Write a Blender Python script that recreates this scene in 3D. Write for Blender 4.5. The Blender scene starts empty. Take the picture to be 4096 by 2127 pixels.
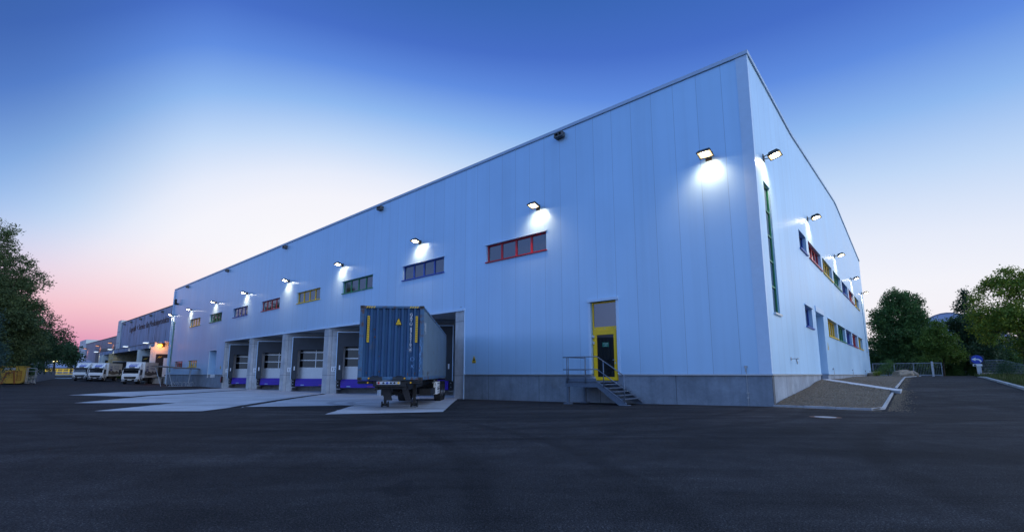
import bpy, bmesh, math, random
import numpy as np
from mathutils import Matrix, Vector
R = math.radians
scene = bpy.context.scene
COL = scene.collection
random.seed(7)

# ---------------------------------------------------------------- camera
CAM_H = 1.29
cam = bpy.data.cameras.new("camera")
cam.sensor_fit = 'HORIZONTAL'; cam.sensor_width = 36.0
cam.lens = 16.344
cam.shift_x = 0.0037; cam.shift_y = 0.0397
cam.clip_start = 0.1; cam.clip_end = 3000
camo = bpy.data.objects.new("camera", cam)
camo.location = (0, 0, CAM_H); camo.rotation_euler = (R(90 + 8.278), 0, 0)
COL.objects.link(camo); scene.camera = camo

# ---------------------------------------------------------------- sky (dusk)
world = bpy.data.worlds.new("World"); scene.world = world
world.use_nodes = True
scene.view_settings.view_transform = 'Standard'
scene.view_settings.look = 'None'
scene.view_settings.exposure = 0.0
scene.view_settings.gamma = 1.0

def lin(r, g, b):
    f = lambda c: (c/255/12.92) if c/255 <= .04045 else ((c/255+.055)/1.055)**2.4
    return (f(r), f(g), f(b), 1)

class NT:
    """small helper around a node tree"""
    def __init__(s, tree): s.t = tree
    def n(s, typ, **kw):
        nd = s.t.nodes.new(typ)
        for k, v in kw.items(): setattr(nd, k, v)
        return nd
    def put(s, sock, v):
        if hasattr(v, 'is_output') or isinstance(v, bpy.types.NodeSocket): s.t.links.new(v, sock)
        elif v is not None: sock.default_value = v
    def math(s, op, a, b=None, c=None, clamp=False):
        nd = s.n('ShaderNodeMath', operation=op); nd.use_clamp = clamp
        s.put(nd.inputs[0], a)
        if b is not None: s.put(nd.inputs[1], b)
        if c is not None: s.put(nd.inputs[2], c)
        return nd.outputs[0]
    def ramp(s, fac, stops, interp='LINEAR'):
        nd = s.n('ShaderNodeValToRGB'); cr = nd.color_ramp; cr.interpolation = interp
        while len(cr.elements) > 1: cr.elements.remove(cr.elements[-1])
        cr.elements[0].position = stops[0][0]; cr.elements[0].color = stops[0][1]
        for p, c in stops[1:]:
            e = cr.elements.new(p); e.color = c
        s.put(nd.inputs[0], fac); return nd.outputs[0]
    def mix(s, fac, a, b, mode='MIX'):
        nd = s.n('ShaderNodeMix', data_type='RGBA', blend_type=mode)
        s.put(nd.inputs[0], fac); s.put(nd.inputs[6], a); s.put(nd.inputs[7], b)
        return nd.outputs[2]
    def noise(s, vec, scale, detail=4, rough=.55, dist=0):
        nd = s.n('ShaderNodeTexNoise'); s.put(nd.inputs['Vector'], vec)
        nd.inputs['Scale'].default_value = scale; nd.inputs['Detail'].default_value = detail
        nd.inputs['Roughness'].default_value = rough; nd.inputs['Distortion'].default_value = dist
        return nd.outputs[0]
    def mapv(s, vec, scale=(1, 1, 1), loc=(0, 0, 0), rot=(0, 0, 0)):
        nd = s.n('ShaderNodeMapping'); s.put(nd.inputs[0], vec)
        nd.inputs['Location'].default_value = loc; nd.inputs['Rotation'].default_value = rot
        nd.inputs['Scale'].default_value = scale; return nd.outputs[0]
    def mr(s, v, a, b, c=0., d=1., smooth=False):
        nd = s.n('ShaderNodeMapRange'); nd.clamp = True
        if smooth: nd.interpolation_type = 'SMOOTHSTEP'
        s.put(nd.inputs[0], v)
        for i, q in enumerate((a, b, c, d)): s.put(nd.inputs[1+i], q)
        return nd.outputs[0]

w = NT(world.node_tree); w.t.nodes.clear()
gen = w.n('ShaderNodeTexCoord').outputs['Generated']
sep = w.n('ShaderNodeSeparateXYZ'); w.put(sep.inputs[0], gen)
sx, sy, sz = sep.outputs
az = w.math('ARCTAN2', sx, sy)                       # 0 ahead, + to the right (radians)
d0 = w.math('DIVIDE', w.math('SUBTRACT', az, R(-20)), w.mr(az, R(-24), R(-16), R(19), R(26)))
glow = w.math('EXPONENT', w.math('MULTIPLY', w.math('MULTIPLY', d0, d0), -0.5))
lft = w.mr(az, R(-34), R(-52), 0, 1, True)           # far left, darker and pinker
back = w.mr(w.math('ABSOLUTE', az), R(56), R(84), 0, 1, True)
e = w.math('SUBTRACT', sz, w.math('MULTIPLY', w.math('MULTIPLY', glow, 0.36), w.mr(sz, .74, .28, .04, 1, True)))
d1 = w.math('DIVIDE', w.math('SUBTRACT', az, R(44)), R(26))
e = w.math('SUBTRACT', e, w.math('MULTIPLY', w.math('EXPONENT', w.math('MULTIPLY', w.math('MULTIPLY', d1, d1), -0.5)), w.mr(sz, .6, .25, .04, .13, True)))
e = w.math('ADD', e, w.math('MULTIPLY', lft, 0.12))
e = w.math('ADD', w.math('MULTIPLY', e, 0.8), 0.2, clamp=True)
P = lambda v: v*0.8+0.2
sky = w.ramp(e, [(P(-.15), lin(250, 247, 248)), (P(0.0), lin(241, 241, 249)), (P(.07), lin(228, 234, 249)), (P(.18), lin(190, 214, 246)),
                 (P(.30), lin(140, 182, 238)), (P(.42), lin(92, 138, 222)), (P(.52), lin(66, 108, 198)),
                 (P(.64), lin(50, 97, 176)), (P(1.0), lin(130, 172, 236))])
pinkamt = w.math('MULTIPLY', w.math('MULTIPLY', w.mr(az, R(-22), R(-42), 0, 1, True), w.mr(az, R(-80), R(-58), 0, 1, True)), w.mr(sz, .0, .27, 1, 0, True))
pinkcol = w.ramp(w.mr(sz, 0, .3), [(0, lin(170, 110, 190)), (.12, lin(205, 125, 178)), (.36, lin(240, 158, 176)), (.7, lin(246, 190, 200)), (1, lin(215, 195, 225))])
sky = w.mix(pinkamt, sky, pinkcol)
rb = w.math('MULTIPLY', w.mr(az, R(25), R(45), 0, 1, True), w.mr(sz, .0, .16, .55, 0, True))
sky = w.mix(rb, sky, lin(236, 222, 232))
dk = w.math('MULTIPLY', lft, w.mr(sz, .16, .46, 0, .45, True))
sky = w.mix(dk, sky, lin(44, 86, 146))
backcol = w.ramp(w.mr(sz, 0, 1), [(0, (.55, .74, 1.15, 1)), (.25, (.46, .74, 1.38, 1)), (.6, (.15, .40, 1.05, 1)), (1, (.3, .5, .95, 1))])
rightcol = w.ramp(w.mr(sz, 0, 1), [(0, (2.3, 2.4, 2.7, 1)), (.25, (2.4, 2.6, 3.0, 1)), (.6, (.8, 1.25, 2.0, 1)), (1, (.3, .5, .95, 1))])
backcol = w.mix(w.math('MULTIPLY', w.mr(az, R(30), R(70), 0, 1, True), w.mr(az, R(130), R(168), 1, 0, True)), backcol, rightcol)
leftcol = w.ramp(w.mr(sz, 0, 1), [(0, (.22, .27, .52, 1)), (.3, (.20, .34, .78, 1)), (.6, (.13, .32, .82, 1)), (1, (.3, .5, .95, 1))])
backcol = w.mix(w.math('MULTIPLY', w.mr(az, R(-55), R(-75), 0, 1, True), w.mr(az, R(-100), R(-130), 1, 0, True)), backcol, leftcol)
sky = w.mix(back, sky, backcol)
nish = w.n('ShaderNodeTexSky', sky_type='NISHITA'); nish.sun_disc = False
nish.sun_elevation = R(-1.5); nish.sun_rotation = R(-24); nish.altitude = 500
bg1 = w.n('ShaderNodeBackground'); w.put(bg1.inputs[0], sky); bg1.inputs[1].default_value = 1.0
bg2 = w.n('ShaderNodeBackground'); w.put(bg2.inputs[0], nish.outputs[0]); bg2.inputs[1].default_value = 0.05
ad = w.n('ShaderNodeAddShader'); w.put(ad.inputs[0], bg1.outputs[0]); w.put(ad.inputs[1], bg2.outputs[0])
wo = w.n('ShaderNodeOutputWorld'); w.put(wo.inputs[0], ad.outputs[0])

# ---------------------------------------------------------------- site frame
X0, Y0, TH = 10.7763, 19.2031, 0.8512
WS = Vector((math.cos(TH), math.sin(TH), 0))          # s: into the building along the end wall
WT = Vector((-math.sin(TH), math.cos(TH), 0))         # t: along the long wall away from the corner
AL = TH - math.pi/4                                    # heading of the bays and lorries
SITE = Matrix.Translation((X0, Y0, 0)) @ Matrix.Rotation(TH, 4, 'Z')
def site(s, t, z=0): return Vector((X0, Y0, z)) + WS*s + WT*t
def to_st(x, y):
    d = Vector((x-X0, y-Y0, 0)); return d.dot(WS), d.dot(WT)
def zg(s, t):
    A = np.interp(t, [0, 10, 20, 37, 65, 91, 100, 130, 160], [0, -.2, -.34, -.47, -.45, -.34, -.3, -.1, 0])
    g = np.interp(s, [-25, -14, -1], [0, .15, 1])
    Rr = np.interp(s, [0, 9, 13, 25, 35, 50, 70], [0, .33, .5, .78, .97, 1.05, 1.08])*np.clip(1-np.asarray(t)/2, 0, 1)
    return A*g + Rr + .0116*np.maximum(0, np.asarray(t)-100)
def zw(x, y): return float(zg(*to_st(x, y)))

# ---------------------------------------------------------------- materials
MATS = {}
def mat(name, col, rough=.5, metal=0., noise=None, bump=None, emit=None, spec=.5, coat=0, dirt=None):
    """noise=(scale, amount) tone variation; bump=(scale, strength); dirt=(colour, scale, low, high) blotches of another colour"""
    if name in MATS: return MATS[name]
    m = bpy.data.materials.new(name); m.use_nodes = True; t = NT(m.node_tree)
    b = m.node_tree.nodes['Principled BSDF']
    c4 = (*col[:3], 1)
    b.inputs['Roughness'].default_value = rough; b.inputs['Metallic'].default_value = metal
    b.inputs['Specular IOR Level'].default_value = spec; b.inputs['Coat Weight'].default_value = coat
    oc = t.n('ShaderNodeTexCoord').outputs['Object']
    out = None
    if noise:
        f = t.noise(oc, noise[0], 5, .6)
        k = t.mr(f, .25, .75, 1-noise[1], 1+noise[1])
        vm = t.n('ShaderNodeVectorMath', operation='SCALE'); vm.inputs[0].default_value = col[:3]; t.put(vm.inputs['Scale'], k)
        out = vm.outputs[0]
    if dirt:
        f = t.noise(oc, dirt[1], 8, .65)
        out = t.mix(t.mr(f, dirt[2], dirt[3]), out if out is not None else c4, (*dirt[0], 1))
    if out is not None: t.put(b.inputs['Base Color'], out)
    else: b.inputs['Base Color'].default_value = c4
    if bump:
        bn = t.n('ShaderNodeBump'); bn.inputs['Strength'].default_value = bump[1]; bn.inputs['Distance'].default_value = .02
        t.put(bn.inputs['Height'], t.noise(oc, bump[0], 5, .6)); t.put(b.inputs['Normal'], bn.outputs[0])
    if emit:
        b.inputs['Emission Color'].default_value = (*emit[0], 1); b.inputs['Emission Strength'].default_value = emit[1]
    MATS[name] = m; return m

def panel_mat(name, axis, col, pitch, off, rough=.38, joint=.36, metal=.0, jw=.010, var=.018):
    """steel cladding: vertical joints at a fixed pitch along one axis, every panel a touch different"""
    m = bpy.data.materials.new(name); m.use_nodes = True; t = NT(m.node_tree); b = m.node_tree.nodes['Principled BSDF']
    oc = t.n('ShaderNodeTexCoord').outputs['Object']; sp = t.n('ShaderNodeSeparateXYZ'); t.put(sp.inputs[0], oc)
    u = t.math('DIVIDE', t.math('ADD', sp.outputs[axis], off), pitch)
    fr = t.math('FRACT', u); dj = t.math('MINIMUM', fr, t.math('SUBTRACT', 1, fr))
    j = t.mr(dj, jw/pitch*.6, jw/pitch*1.3, 1, 0)
    wn = t.n('ShaderNodeTexWhiteNoise', noise_dimensions='1D'); t.put(wn.inputs['W'], t.math('FLOOR', u))
    k = t.mr(wn.outputs[0], 0, 1, 1-var, 1+var)
    f2 = t.noise(t.mapv(oc, (.25, .25, .25)), 1, 3)
    k = t.math('MULTIPLY', k, t.mr(f2, .3, .7, .96, 1.04))
    st = t.noise(t.mapv(oc, (2.2, 2.2, .05)), 1, 5, .6)
    k = t.math('MULTIPLY', k, t.mr(st, .45, .75, 1, .94))
    vm = t.n('ShaderNodeVectorMath', operation='SCALE'); vm.inputs[0].default_value = col; t.put(vm.inputs['Scale'], k)
    t.put(b.inputs['Base Color'], t.mix(t.math('MULTIPLY', j, joint), vm.outputs[0], (.03, .04, .07, 1)))
    t.put(b.inputs['Roughness'], t.mr(f2, .3, .7, rough-.04, rough+.05)); b.inputs['Metallic'].default_value = metal
    bn = t.n('ShaderNodeBump'); bn.inputs['Strength'].default_value = .06; bn.inputs['Distance'].default_value = .01
    t.put(bn.inputs['Height'], t.math('SUBTRACT', t.math('MULTIPLY', t.noise(t.mapv(oc, (.9, .9, .3)), 1, 2), .5), j)); t.put(b.inputs['Normal'], bn.outputs[0])
    MATS[name] = m; return m

def concrete_mat(name, col, joints=(), vpitch=None, vaxis=1, streak=.25):
    m = bpy.data.materials.new(name); m.use_nodes = True; t = NT(m.node_tree); b = m.node_tree.nodes['Principled BSDF']
    oc = t.n('ShaderNodeTexCoord').outputs['Object']; sp = t.n('ShaderNodeSeparateXYZ'); t.put(sp.inputs[0], oc)
    a = t.noise(oc, .8, 6, .62, .4); c = t.noise(oc, 9, 5, .6); s = t.noise(t.mapv(oc, (3, 3, .18)), 1, 5, .6)
    k = t.math('MULTIPLY', t.mr(a, .3, .7, .72, 1.18), t.mr(c, .3, .7, .93, 1.07))
    k = t.math('MULTIPLY', k, t.mr(s, .5, .78, 1, 1-streak))
    j = None
    for z in joints:
        q = t.mr(t.math('ABSOLUTE', t.math('SUBTRACT', sp.outputs[2], z)), .012, .02, 1, 0)
        j = q if j is None else t.math('MAXIMUM', j, q)
    if vpitch:
        fr = t.math('FRACT', t.math('DIVIDE', sp.outputs[vaxis], vpitch)); dj = t.math('MINIMUM', fr, t.math('SUBTRACT', 1, fr))
        q = t.mr(dj, .010/vpitch, .018/vpitch, 1, 0); j = q if j is None else t.math('MAXIMUM', j, q)
    if j is not None: k = t.math('MULTIPLY', k, t.mr(j, 0, 1, 1, .35))
    vm = t.n('ShaderNodeVectorMath', operation='SCALE'); vm.inputs[0].default_value = col; t.put(vm.inputs['Scale'], k)
    stain = t.mr(t.noise(oc, .45, 4, .6, .3), .60, .74, 0, .3)
    t.put(b.inputs['Base Color'], t.mix(stain, vm.outputs[0], (.16, .15, .11, 1)))
    b.inputs['Roughness'].default_value = .8
    bn = t.n('ShaderNodeBump'); bn.inputs['Strength'].default_value = .25; bn.inputs['Distance'].default_value = .01
    t.put(bn.inputs['Height'], c); t.put(b.inputs['Normal'], bn.outputs[0])
    MATS[name] = m; return m

def asphalt_mat():
    m = bpy.data.materials.new('asphalt'); m.use_nodes = True; t = NT(m.node_tree); b = m.node_tree.nodes['Principled BSDF']
    oc = t.n('ShaderNodeTexCoord').outputs['Object']
    big = t.noise(oc, .16, 5, .6, .6); mid = t.noise(oc, 1.3, 5, .65, .3); tr = t.noise(t.mapv(oc, (.10, .9, 1), rot=(0, 0, R(18))), 1, 5, .6, .8)
    fine = t.noise(oc, 55, 3, .7)
    vo = t.n('ShaderNodeTexVoronoi'); t.put(vo.inputs['Vector'], oc); vo.inputs['Scale'].default_value = 95
    wn = t.n('ShaderNodeTexWhiteNoise', noise_dimensions='3D'); t.put(wn.inputs['Vector'], vo.outputs['Position'])
    k = t.math('MULTIPLY', t.mr(big, .3, .7, .6, 1.5), t.mr(mid, .3, .7, .72, 1.3))
    k = t.math('MULTIPLY', k, t.mr(tr, .35, .7, .7, 1.35)); k = t.math('MULTIPLY', k, t.mr(fine, .36, .64, .3, 1.8))
    k = t.math('MULTIPLY', k, t.mr(wn.outputs[0], .8, 1, 1, 2.6))
    sw = t.n('ShaderNodeTexWave', wave_type='RINGS', rings_direction='Z'); t.put(sw.inputs[0], t.mapv(oc, (.05, .05, 1), loc=(.3, -1.3, 0)))
    sw.inputs['Scale'].default_value = 1.1; sw.inputs['Distortion'].default_value = 3; sw.inputs['Detail'].default_value = 3; sw.inputs['Detail Scale'].default_value = .7
    k = t.math('MULTIPLY', k, t.mr(sw.outputs[1], .86, 1, 1, .80))
    for cx, cy, rad in ((-14, 4, 13.0), (-14, 4, 14.9), (6, -3, 17.5), (6, -3, 19.3), (-4, 27, 15.2), (-4, 27, 17.0), (-30, 22, 14), (16, 2, 11)):   # tyre tracks
        mv = t.mapv(oc, (1, 1, 0), loc=(-cx, -cy, 0)); ln = t.n('ShaderNodeVectorMath', operation='LENGTH'); t.put(ln.inputs[0], mv)
        q = t.mr(t.math('ABSOLUTE', t.math('SUBTRACT', ln.outputs[1], t.math('ADD', rad, t.math('MULTIPLY', big, 1.5)))), .08, .3, .42, 0, True)
        k = t.math('MULTIPLY', k, t.math('SUBTRACT', 1, t.math('MULTIPLY', q, t.mr(mid, .4, .6, .1, 1))))
    vm = t.n('ShaderNodeVectorMath', operation='SCALE'); vm.inputs[0].default_value = (.024, .023, .0245); t.put(vm.inputs['Scale'], k)
    spots = t.mr(t.noise(oc, .55, 3, .5, 1.2), .69, .74, 0, .55)
    t.put(b.inputs['Base Color'], t.mix(spots, vm.outputs[0], (.013, .013, .015, 1)))
    t.put(b.inputs['Roughness'], t.mr(big, .3, .7, .8, .92)); b.inputs['Specular IOR Level'].default_value = .1
    bn = t.n('ShaderNodeBump'); bn.inputs['Strength'].default_value = .5; bn.inputs['Distance'].default_value = .012
    t.put(bn.inputs['Height'], t.math('ADD', fine, t.math('MULTIPLY', vo.outputs[0], .6))); t.put(b.inputs['Normal'], bn.outputs[0])
    MATS['asphalt'] = m; return m

def apron_mat():
    m = bpy.data.materials.new('apron_concrete'); m.use_nodes = True; t = NT(m.node_tree); b = m.node_tree.nodes['Principled BSDF']
    oc = t.n('ShaderNodeTexCoord').outputs['Object']
    a = t.noise(oc, .35, 6, .65, .5); f = t.noise(oc, 14, 5, .65); br = t.noise(t.mapv(oc, (.6, 5, 1), rot=(0, 0, R(12))), 1, 5, .6, .3)
    k = t.math('MULTIPLY', t.mr(a, .3, .7, .7, 1.2), t.mr(f, .3, .7, .82, 1.15)); k = t.math('MULTIPLY', k, t.mr(br, .35, .7, .8, 1.12))
    for cx, cy, rad in ((-17, 42, 15.5), (-13, 38, 17.2), (-22, 40, 12), (-2.5, 26, 6.6), (-1.2, 26, 6.9)):   # tyre arcs
        mv = t.mapv(oc, (1, 1, 0), loc=(-cx, -cy, 0)); ln = t.n('ShaderNodeVectorMath', operation='LENGTH'); t.put(ln.inputs[0], mv)
        q = t.mr(t.math('ABSOLUTE', t.math('SUBTRACT', ln.outputs[1], t.math('ADD', rad, t.math('MULTIPLY', a, .4)))), .05, .3, .4, 0, True)
        k = t.math('MULTIPLY', k, t.math('SUBTRACT', 1, t.math('MULTIPLY', q, t.mr(br, .3, .6, .3, 1))))
    vm = t.n('ShaderNodeVectorMath', operation='SCALE'); vm.inputs[0].default_value = (.43, .44, .475); t.put(vm.inputs['Scale'], k)
    st = t.mr(t.noise(oc, .9, 6, .7, 1), .62, .72, 0, .3)
    t.put(b.inputs['Base Color'], t.mix(st, vm.outputs[0], (.1, .1, .11, 1))); b.inputs['Roughness'].default_value = .75
    bn = t.n('ShaderNodeBump'); bn.inputs['Strength'].default_value = .2; bn.inputs['Distance'].default_value = .01
    t.put(bn.inputs['Height'], f); t.put(b.inputs['Normal'], bn.outputs[0]); MATS['apron'] = m; return m

def leaf_mat(name, c1, c2, c3):
    m = bpy.data.materials.new(name); m.use_nodes = True; t = NT(m.node_tree); b = m.node_tree.nodes['Principled BSDF']
    g = t.n('ShaderNodeNewGeometry'); oc = t.n('ShaderNodeTexCoord').outputs['Object']
    col = t.ramp(g.outputs['Random Per Island'], [(0, (*c1, 1)), (.55, (*c2, 1)), (1, (*c3, 1))])
    col = t.mix(t.mr(t.noise(oc, .5, 3), .4, .65, 0, .7), col, (*c1, 1))
    t.put(b.inputs['Base Color'], col); b.inputs['Roughness'].default_value = .6; b.inputs['Specular IOR Level'].default_value = .25
    tr = t.n('ShaderNodeBsdfTranslucent'); t.put(tr.inputs[0], col)
    mx = t.n('ShaderNodeMixShader'); mx.inputs[0].default_value = .3
    t.put(mx.inputs[1], b.outputs[0]); t.put(mx.inputs[2], tr.outputs[0]); t.put(m.node_tree.nodes['Material Output'].inputs[0], mx.outputs[0])
    MATS[name] = m; return m

WALLC = (.43, .655, .875)
m_front = panel_mat('cladding_long', 1, WALLC, 1.1425, 0.0, rough=.32, metal=.22)
m_side = panel_mat('cladding_end', 0, WALLC, 1.1425, -.45, rough=.38, metal=.1)
m_trim = mat('white_trim', (.52, .69, .87), .35, noise=(3, .04))
m_plinth = concrete_mat('plinth_concrete', (.24, .275, .32), vpitch=4.0, vaxis=1)
m_plinth2 = concrete_mat('plinth_concrete_end', (.29, .325, .38), vpitch=2.9, vaxis=0)
m_pier = concrete_mat('dock_concrete', (.47, .48, .49), joints=(1.22, 4.86))
m_asph = asphalt_mat(); m_apron = apron_mat()
m_glass = mat('dark_glass', (.20, .22, .235), .03, .92)
m_glassd = mat('door_glass', (.05, .055, .06), .05, .85)
m_glass2 = mat('pale_glass', (.10, .12, .16), .06, spec=.9)
m_galv = mat('galvanised_steel', (.42, .45, .48), .42, .55, noise=(8, .15))
m_alu = mat('aluminium', (.58, .61, .64), .35, .6, noise=(5, .06))
m_black = mat('black_rubber', (.012, .012, .014), .7, noise=(6, .2))
m_blk2 = mat('black_steel', (.010, .0105, .012), .5, noise=(9, .3), dirt=((.06, .045, .035), 5, .6, .75))
m_curt = mat('dock_curtain', (.030, .034, .042), .6, noise=(1.5, .25))
m_purple = mat('purple_paint', (.055, .018, .42), .4, noise=(3, .08))
PAINT = {'red': mat('red_paint', (.55, .02, .035), .35), 'yellow': mat('yellow_paint', (.95, .57, .01), .35, noise=(4, .06)),
         'green': mat('green_paint', (.008, .20, .08), .35), 'blue': mat('blue_paint', (.014, .06, .36), .35)}
m_white = mat('white_paint', (.78, .79, .8), .35, noise=(2, .04))
m_dark = mat('dark_interior', (.02, .02, .022), .8)
m_soffit = mat('soffit_grey', (.36, .38, .4), .6, noise=(2, .05))
m_letter = mat('black_letters', (.008, .008, .009), .5)
m_sign_w = mat('sign_white', (.8, .8, .8), .4)
m_sign_y = mat('sign_yellow', (.8, .5, .01), .4)
m_lampbody = mat('lamp_housing', (.035, .033, .03), .45, .3)
m_lampglow = mat('lamp_glass', (.9, .9, .85), .2, emit=((1, .86, .66), 70))
m_lampwarm = mat('lamp_reflector', (.9, .8, .6), .25, emit=((1, .66, .30), 1.3))
m_roof = mat('roof_membrane', (.25, .27, .3), .7, noise=(1, .1))

# ---------------------------------------------------------------- mesh helpers
class MB:
    def __init__(s, M=None): s.v, s.f, s.m, s.M, s.mi = [], [], [], M, 0
    def add(s, pts, faces):
        o = len(s.v)
        for p in pts:
            p = Vector(p); s.v.append(tuple(s.M @ p) if s.M is not None else tuple(p))
        for f in faces: s.f.append([i+o for i in f]); s.m.append(s.mi)
        return s
    def box(s, x0, x1, y0, y1, z0, z1):
        return s.hexa([(x0, y0, z0), (x1, y0, z0), (x1, y1, z0), (x0, y1, z0), (x0, y0, z1), (x1, y0, z1), (x1, y1, z1), (x0, y1, z1)])
    def hexa(s, p): return s.add(p, [(0, 3, 2, 1), (4, 5, 6, 7), (0, 1, 5, 4), (1, 2, 6, 5), (2, 3, 7, 6), (3, 0, 4, 7)])
    def poly(s, pts): return s.add(pts, [list(range(len(pts)))])
    def prism(s, pts, vec):
        n = len(pts); vec = Vector(vec); q = [Vector(p)+vec for p in pts]
        return s.add([*pts, *q], [list(range(n))[::-1], list(range(n, 2*n))]+[(i, (i+1) % n, n+(i+1) % n, n+i) for i in range(n)])
    def tube(s, a, b, r, n=8, r2=None, cap=True):
        a, b = Vector(a), Vector(b); d = (b-a)
        if d.length < 1e-6: return s
        d.normalize(); u = d.orthogonal().normalized(); v = d.cross(u); r2 = r if r2 is None else r2
        ps = []
        for c, rr in ((a, r), (b, r2)):
            for i in range(n):
                an = 2*math.pi*i/n; ps.append(c+u*(math.cos(an)*rr)+v*(math.sin(an)*rr))
        fs = [(i, (i+1) % n, n+(i+1) % n, n+i) for i in range(n)]
        if cap: fs += [list(range(n))[::-1], list(range(n, 2*n))]
        return s.add(ps, fs)
    def path(s, pts, r, n=8):
        for a, b in zip(pts[:-1], pts[1:]):
            s.tube(a, b, r, n)
        return s
    def build(s, name, mats, parent=None, bevel=0, smooth=False, seg=2):
        me = bpy.data.meshes.new(name); me.from_pydata(s.v, [], s.f)
        if not isinstance(mats, (list, tuple)): mats = [mats]
        for m in mats: me.materials.append(m)
        if len(mats) > 1: me.polygons.foreach_set('material_index', s.m)
        bm = bmesh.new(); bm.from_mesh(me); bmesh.ops.recalc_face_normals(bm, faces=bm.faces); bm.to_mesh(me); bm.free()
        o = bpy.data.objects.new(name, me); COL.objects.link(o)
        if parent is not None: o.parent = parent
        if smooth:
            me.polygons.foreach_set('use_smooth', [True]*len(me.polygons))
        if bevel:
            b = o.modifiers.new('bevel', 'BEVEL'); b.width = bevel; b.segments = seg; b.limit_method = 'ANGLE'; b.angle_limit = R(40)
        return o

def tag(o, label=None, cat=None, group=None, kind=None):
    if label: o['label'] = label
    if cat: o['category'] = cat
    if group: o['group'] = group
    if kind: o['kind'] = kind
    return o
def thing(name, label, cat, M=None, group=None, kind=None):
    o = bpy.data.objects.new(name, None); COL.objects.link(o); o.empty_display_size = .2
    if M is not None: o.matrix_world = M
    return tag(o, label, cat, group, kind)
def place(x, y, z=0, rz=0): return Matrix.Translation((x, y, z)) @ Matrix.Rotation(rz, 4, 'Z')
def dup(root, M, label, group=None):
    r = root.copy(); COL.objects.link(r); r.matrix_world = M; r['label'] = label
    if group: r['group'] = group
    for ch in list(root.children):
        c = ch.copy(); COL.objects.link(c); c.parent = r
        for g in list(ch.children):
            d = g.copy(); COL.objects.link(d); d.parent = c
    return r
def add_text(mb, body, size, origin, ax, ay, width=None, align='LEFT', ext=.004, shear=0):
    """lettering as thin solid mesh added to a builder: ax = reading direction, ay = up"""
    cu = bpy.data.curves.new('lettering', 'FONT'); cu.body = body; cu.size = size; cu.extrude = ext; cu.align_x = align; cu.resolution_u = 3; cu.shear = shear
    o = bpy.data.objects.new('lettering', cu); COL.objects.link(o)
    dg = bpy.context.evaluated_depsgraph_get(); me = bpy.data.meshes.new_from_object(o.evaluated_get(dg))
    ax, ay = Vector(ax).normalized(), Vector(ay).normalized(); an = ax.cross(ay); og = Vector(origin)
    vs = [v.co.copy() for v in me.vertices]
    k = 1
    if width and vs:
        wx = max(v.x for v in vs)-min(v.x for v in vs); k = width/wx
    mb.add([og+ax*(v.x*k)+ay*v.y+an*v.z for v in vs], [list(p.vertices) for p in me.polygons])
    bpy.data.objects.remove(o); bpy.data.curves.remove(cu); bpy.data.meshes.remove(me)
def wall_grid(mb, P, u0, u1, z0, z1, holes, depth=.3, extra_u=()):
    """flat wall in (u,z) with rectangular holes; P(u,d,z) maps to 3D; reveals go `depth` inwards"""
    us = sorted({u0, u1, *[min(max(h[i], u0), u1) for h in holes for i in (0, 1)]}); zs = sorted({z0, z1, *[min(max(h[i], z0), z1) for h in holes for i in (2, 3)]})
    for a, b in zip(us[:-1], us[1:]):
        for c, d in zip(zs[:-1], zs[1:]):
            mu, mz = (a+b)/2, (c+d)/2
            if any(h[0] < mu < h[1] and h[2] < mz < h[3] for h in holes): continue
            mb.poly([P(a, 0, c), P(b, 0, c), P(b, 0, d), P(a, 0, d)])
    for h in holes:
        a, b, c, d = h[:4]; dp = h[4] if len(h) > 4 else depth
        if dp == 0: continue
        c2, d2 = max(c, z0), min(d, z1)
        for u in (a, b): mb.poly([P(u, 0, c2), P(u, dp, c2), P(u, dp, d2), P(u, 0, d2)])
        if d < z1: mb.poly([P(a, 0, d), P(b, 0, d), P(b, dp, d), P(a, dp, d)])
        if c > z0: mb.poly([P(a, 0, c), P(b, 0, c), P(b, dp, c), P(a, dp, c)])

# ---------------------------------------------------------------- ground
def grid_ground():
    ts = sorted({*np.arange(-60, 180, 2.0), *[0, 1, 2, 10, 20, 37, 65, 91, 100, 130, 160, -700, -300, -120, 260, 500, 900]})
    ss = sorted({*np.arange(-60, 80, 2.0), *[-25, -14, -1, 0, 9, 13, 25, 35, 50, 70, -700, -300, -120, 130, 250, 500, 900]})
    v, f = [], []
    for s in ss:
        for t in ts:
            tt = min(t, 200)
            p = site(s, t, float(zg(s, tt))); v.append(tuple(p))
    nt = len(ts)
    for i in range(len(ss)-1):
        for j in range(nt-1): f.append((i*nt+j, i*nt+j+1, (i+1)*nt+j+1, (i+1)*nt+j))
    me = bpy.data.meshes.new('asphalt_yard'); me.from_pydata(v, [], f); me.materials.append(m_asph); me.polygons.foreach_set('use_smooth', [True]*len(f))
    o = bpy.data.objects.new('asphalt_yard', me); COL.objects.link(o)
    tag(o, 'dark worn asphalt of the yard and the side road', 'ground', kind='structure')
grid_ground()

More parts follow.
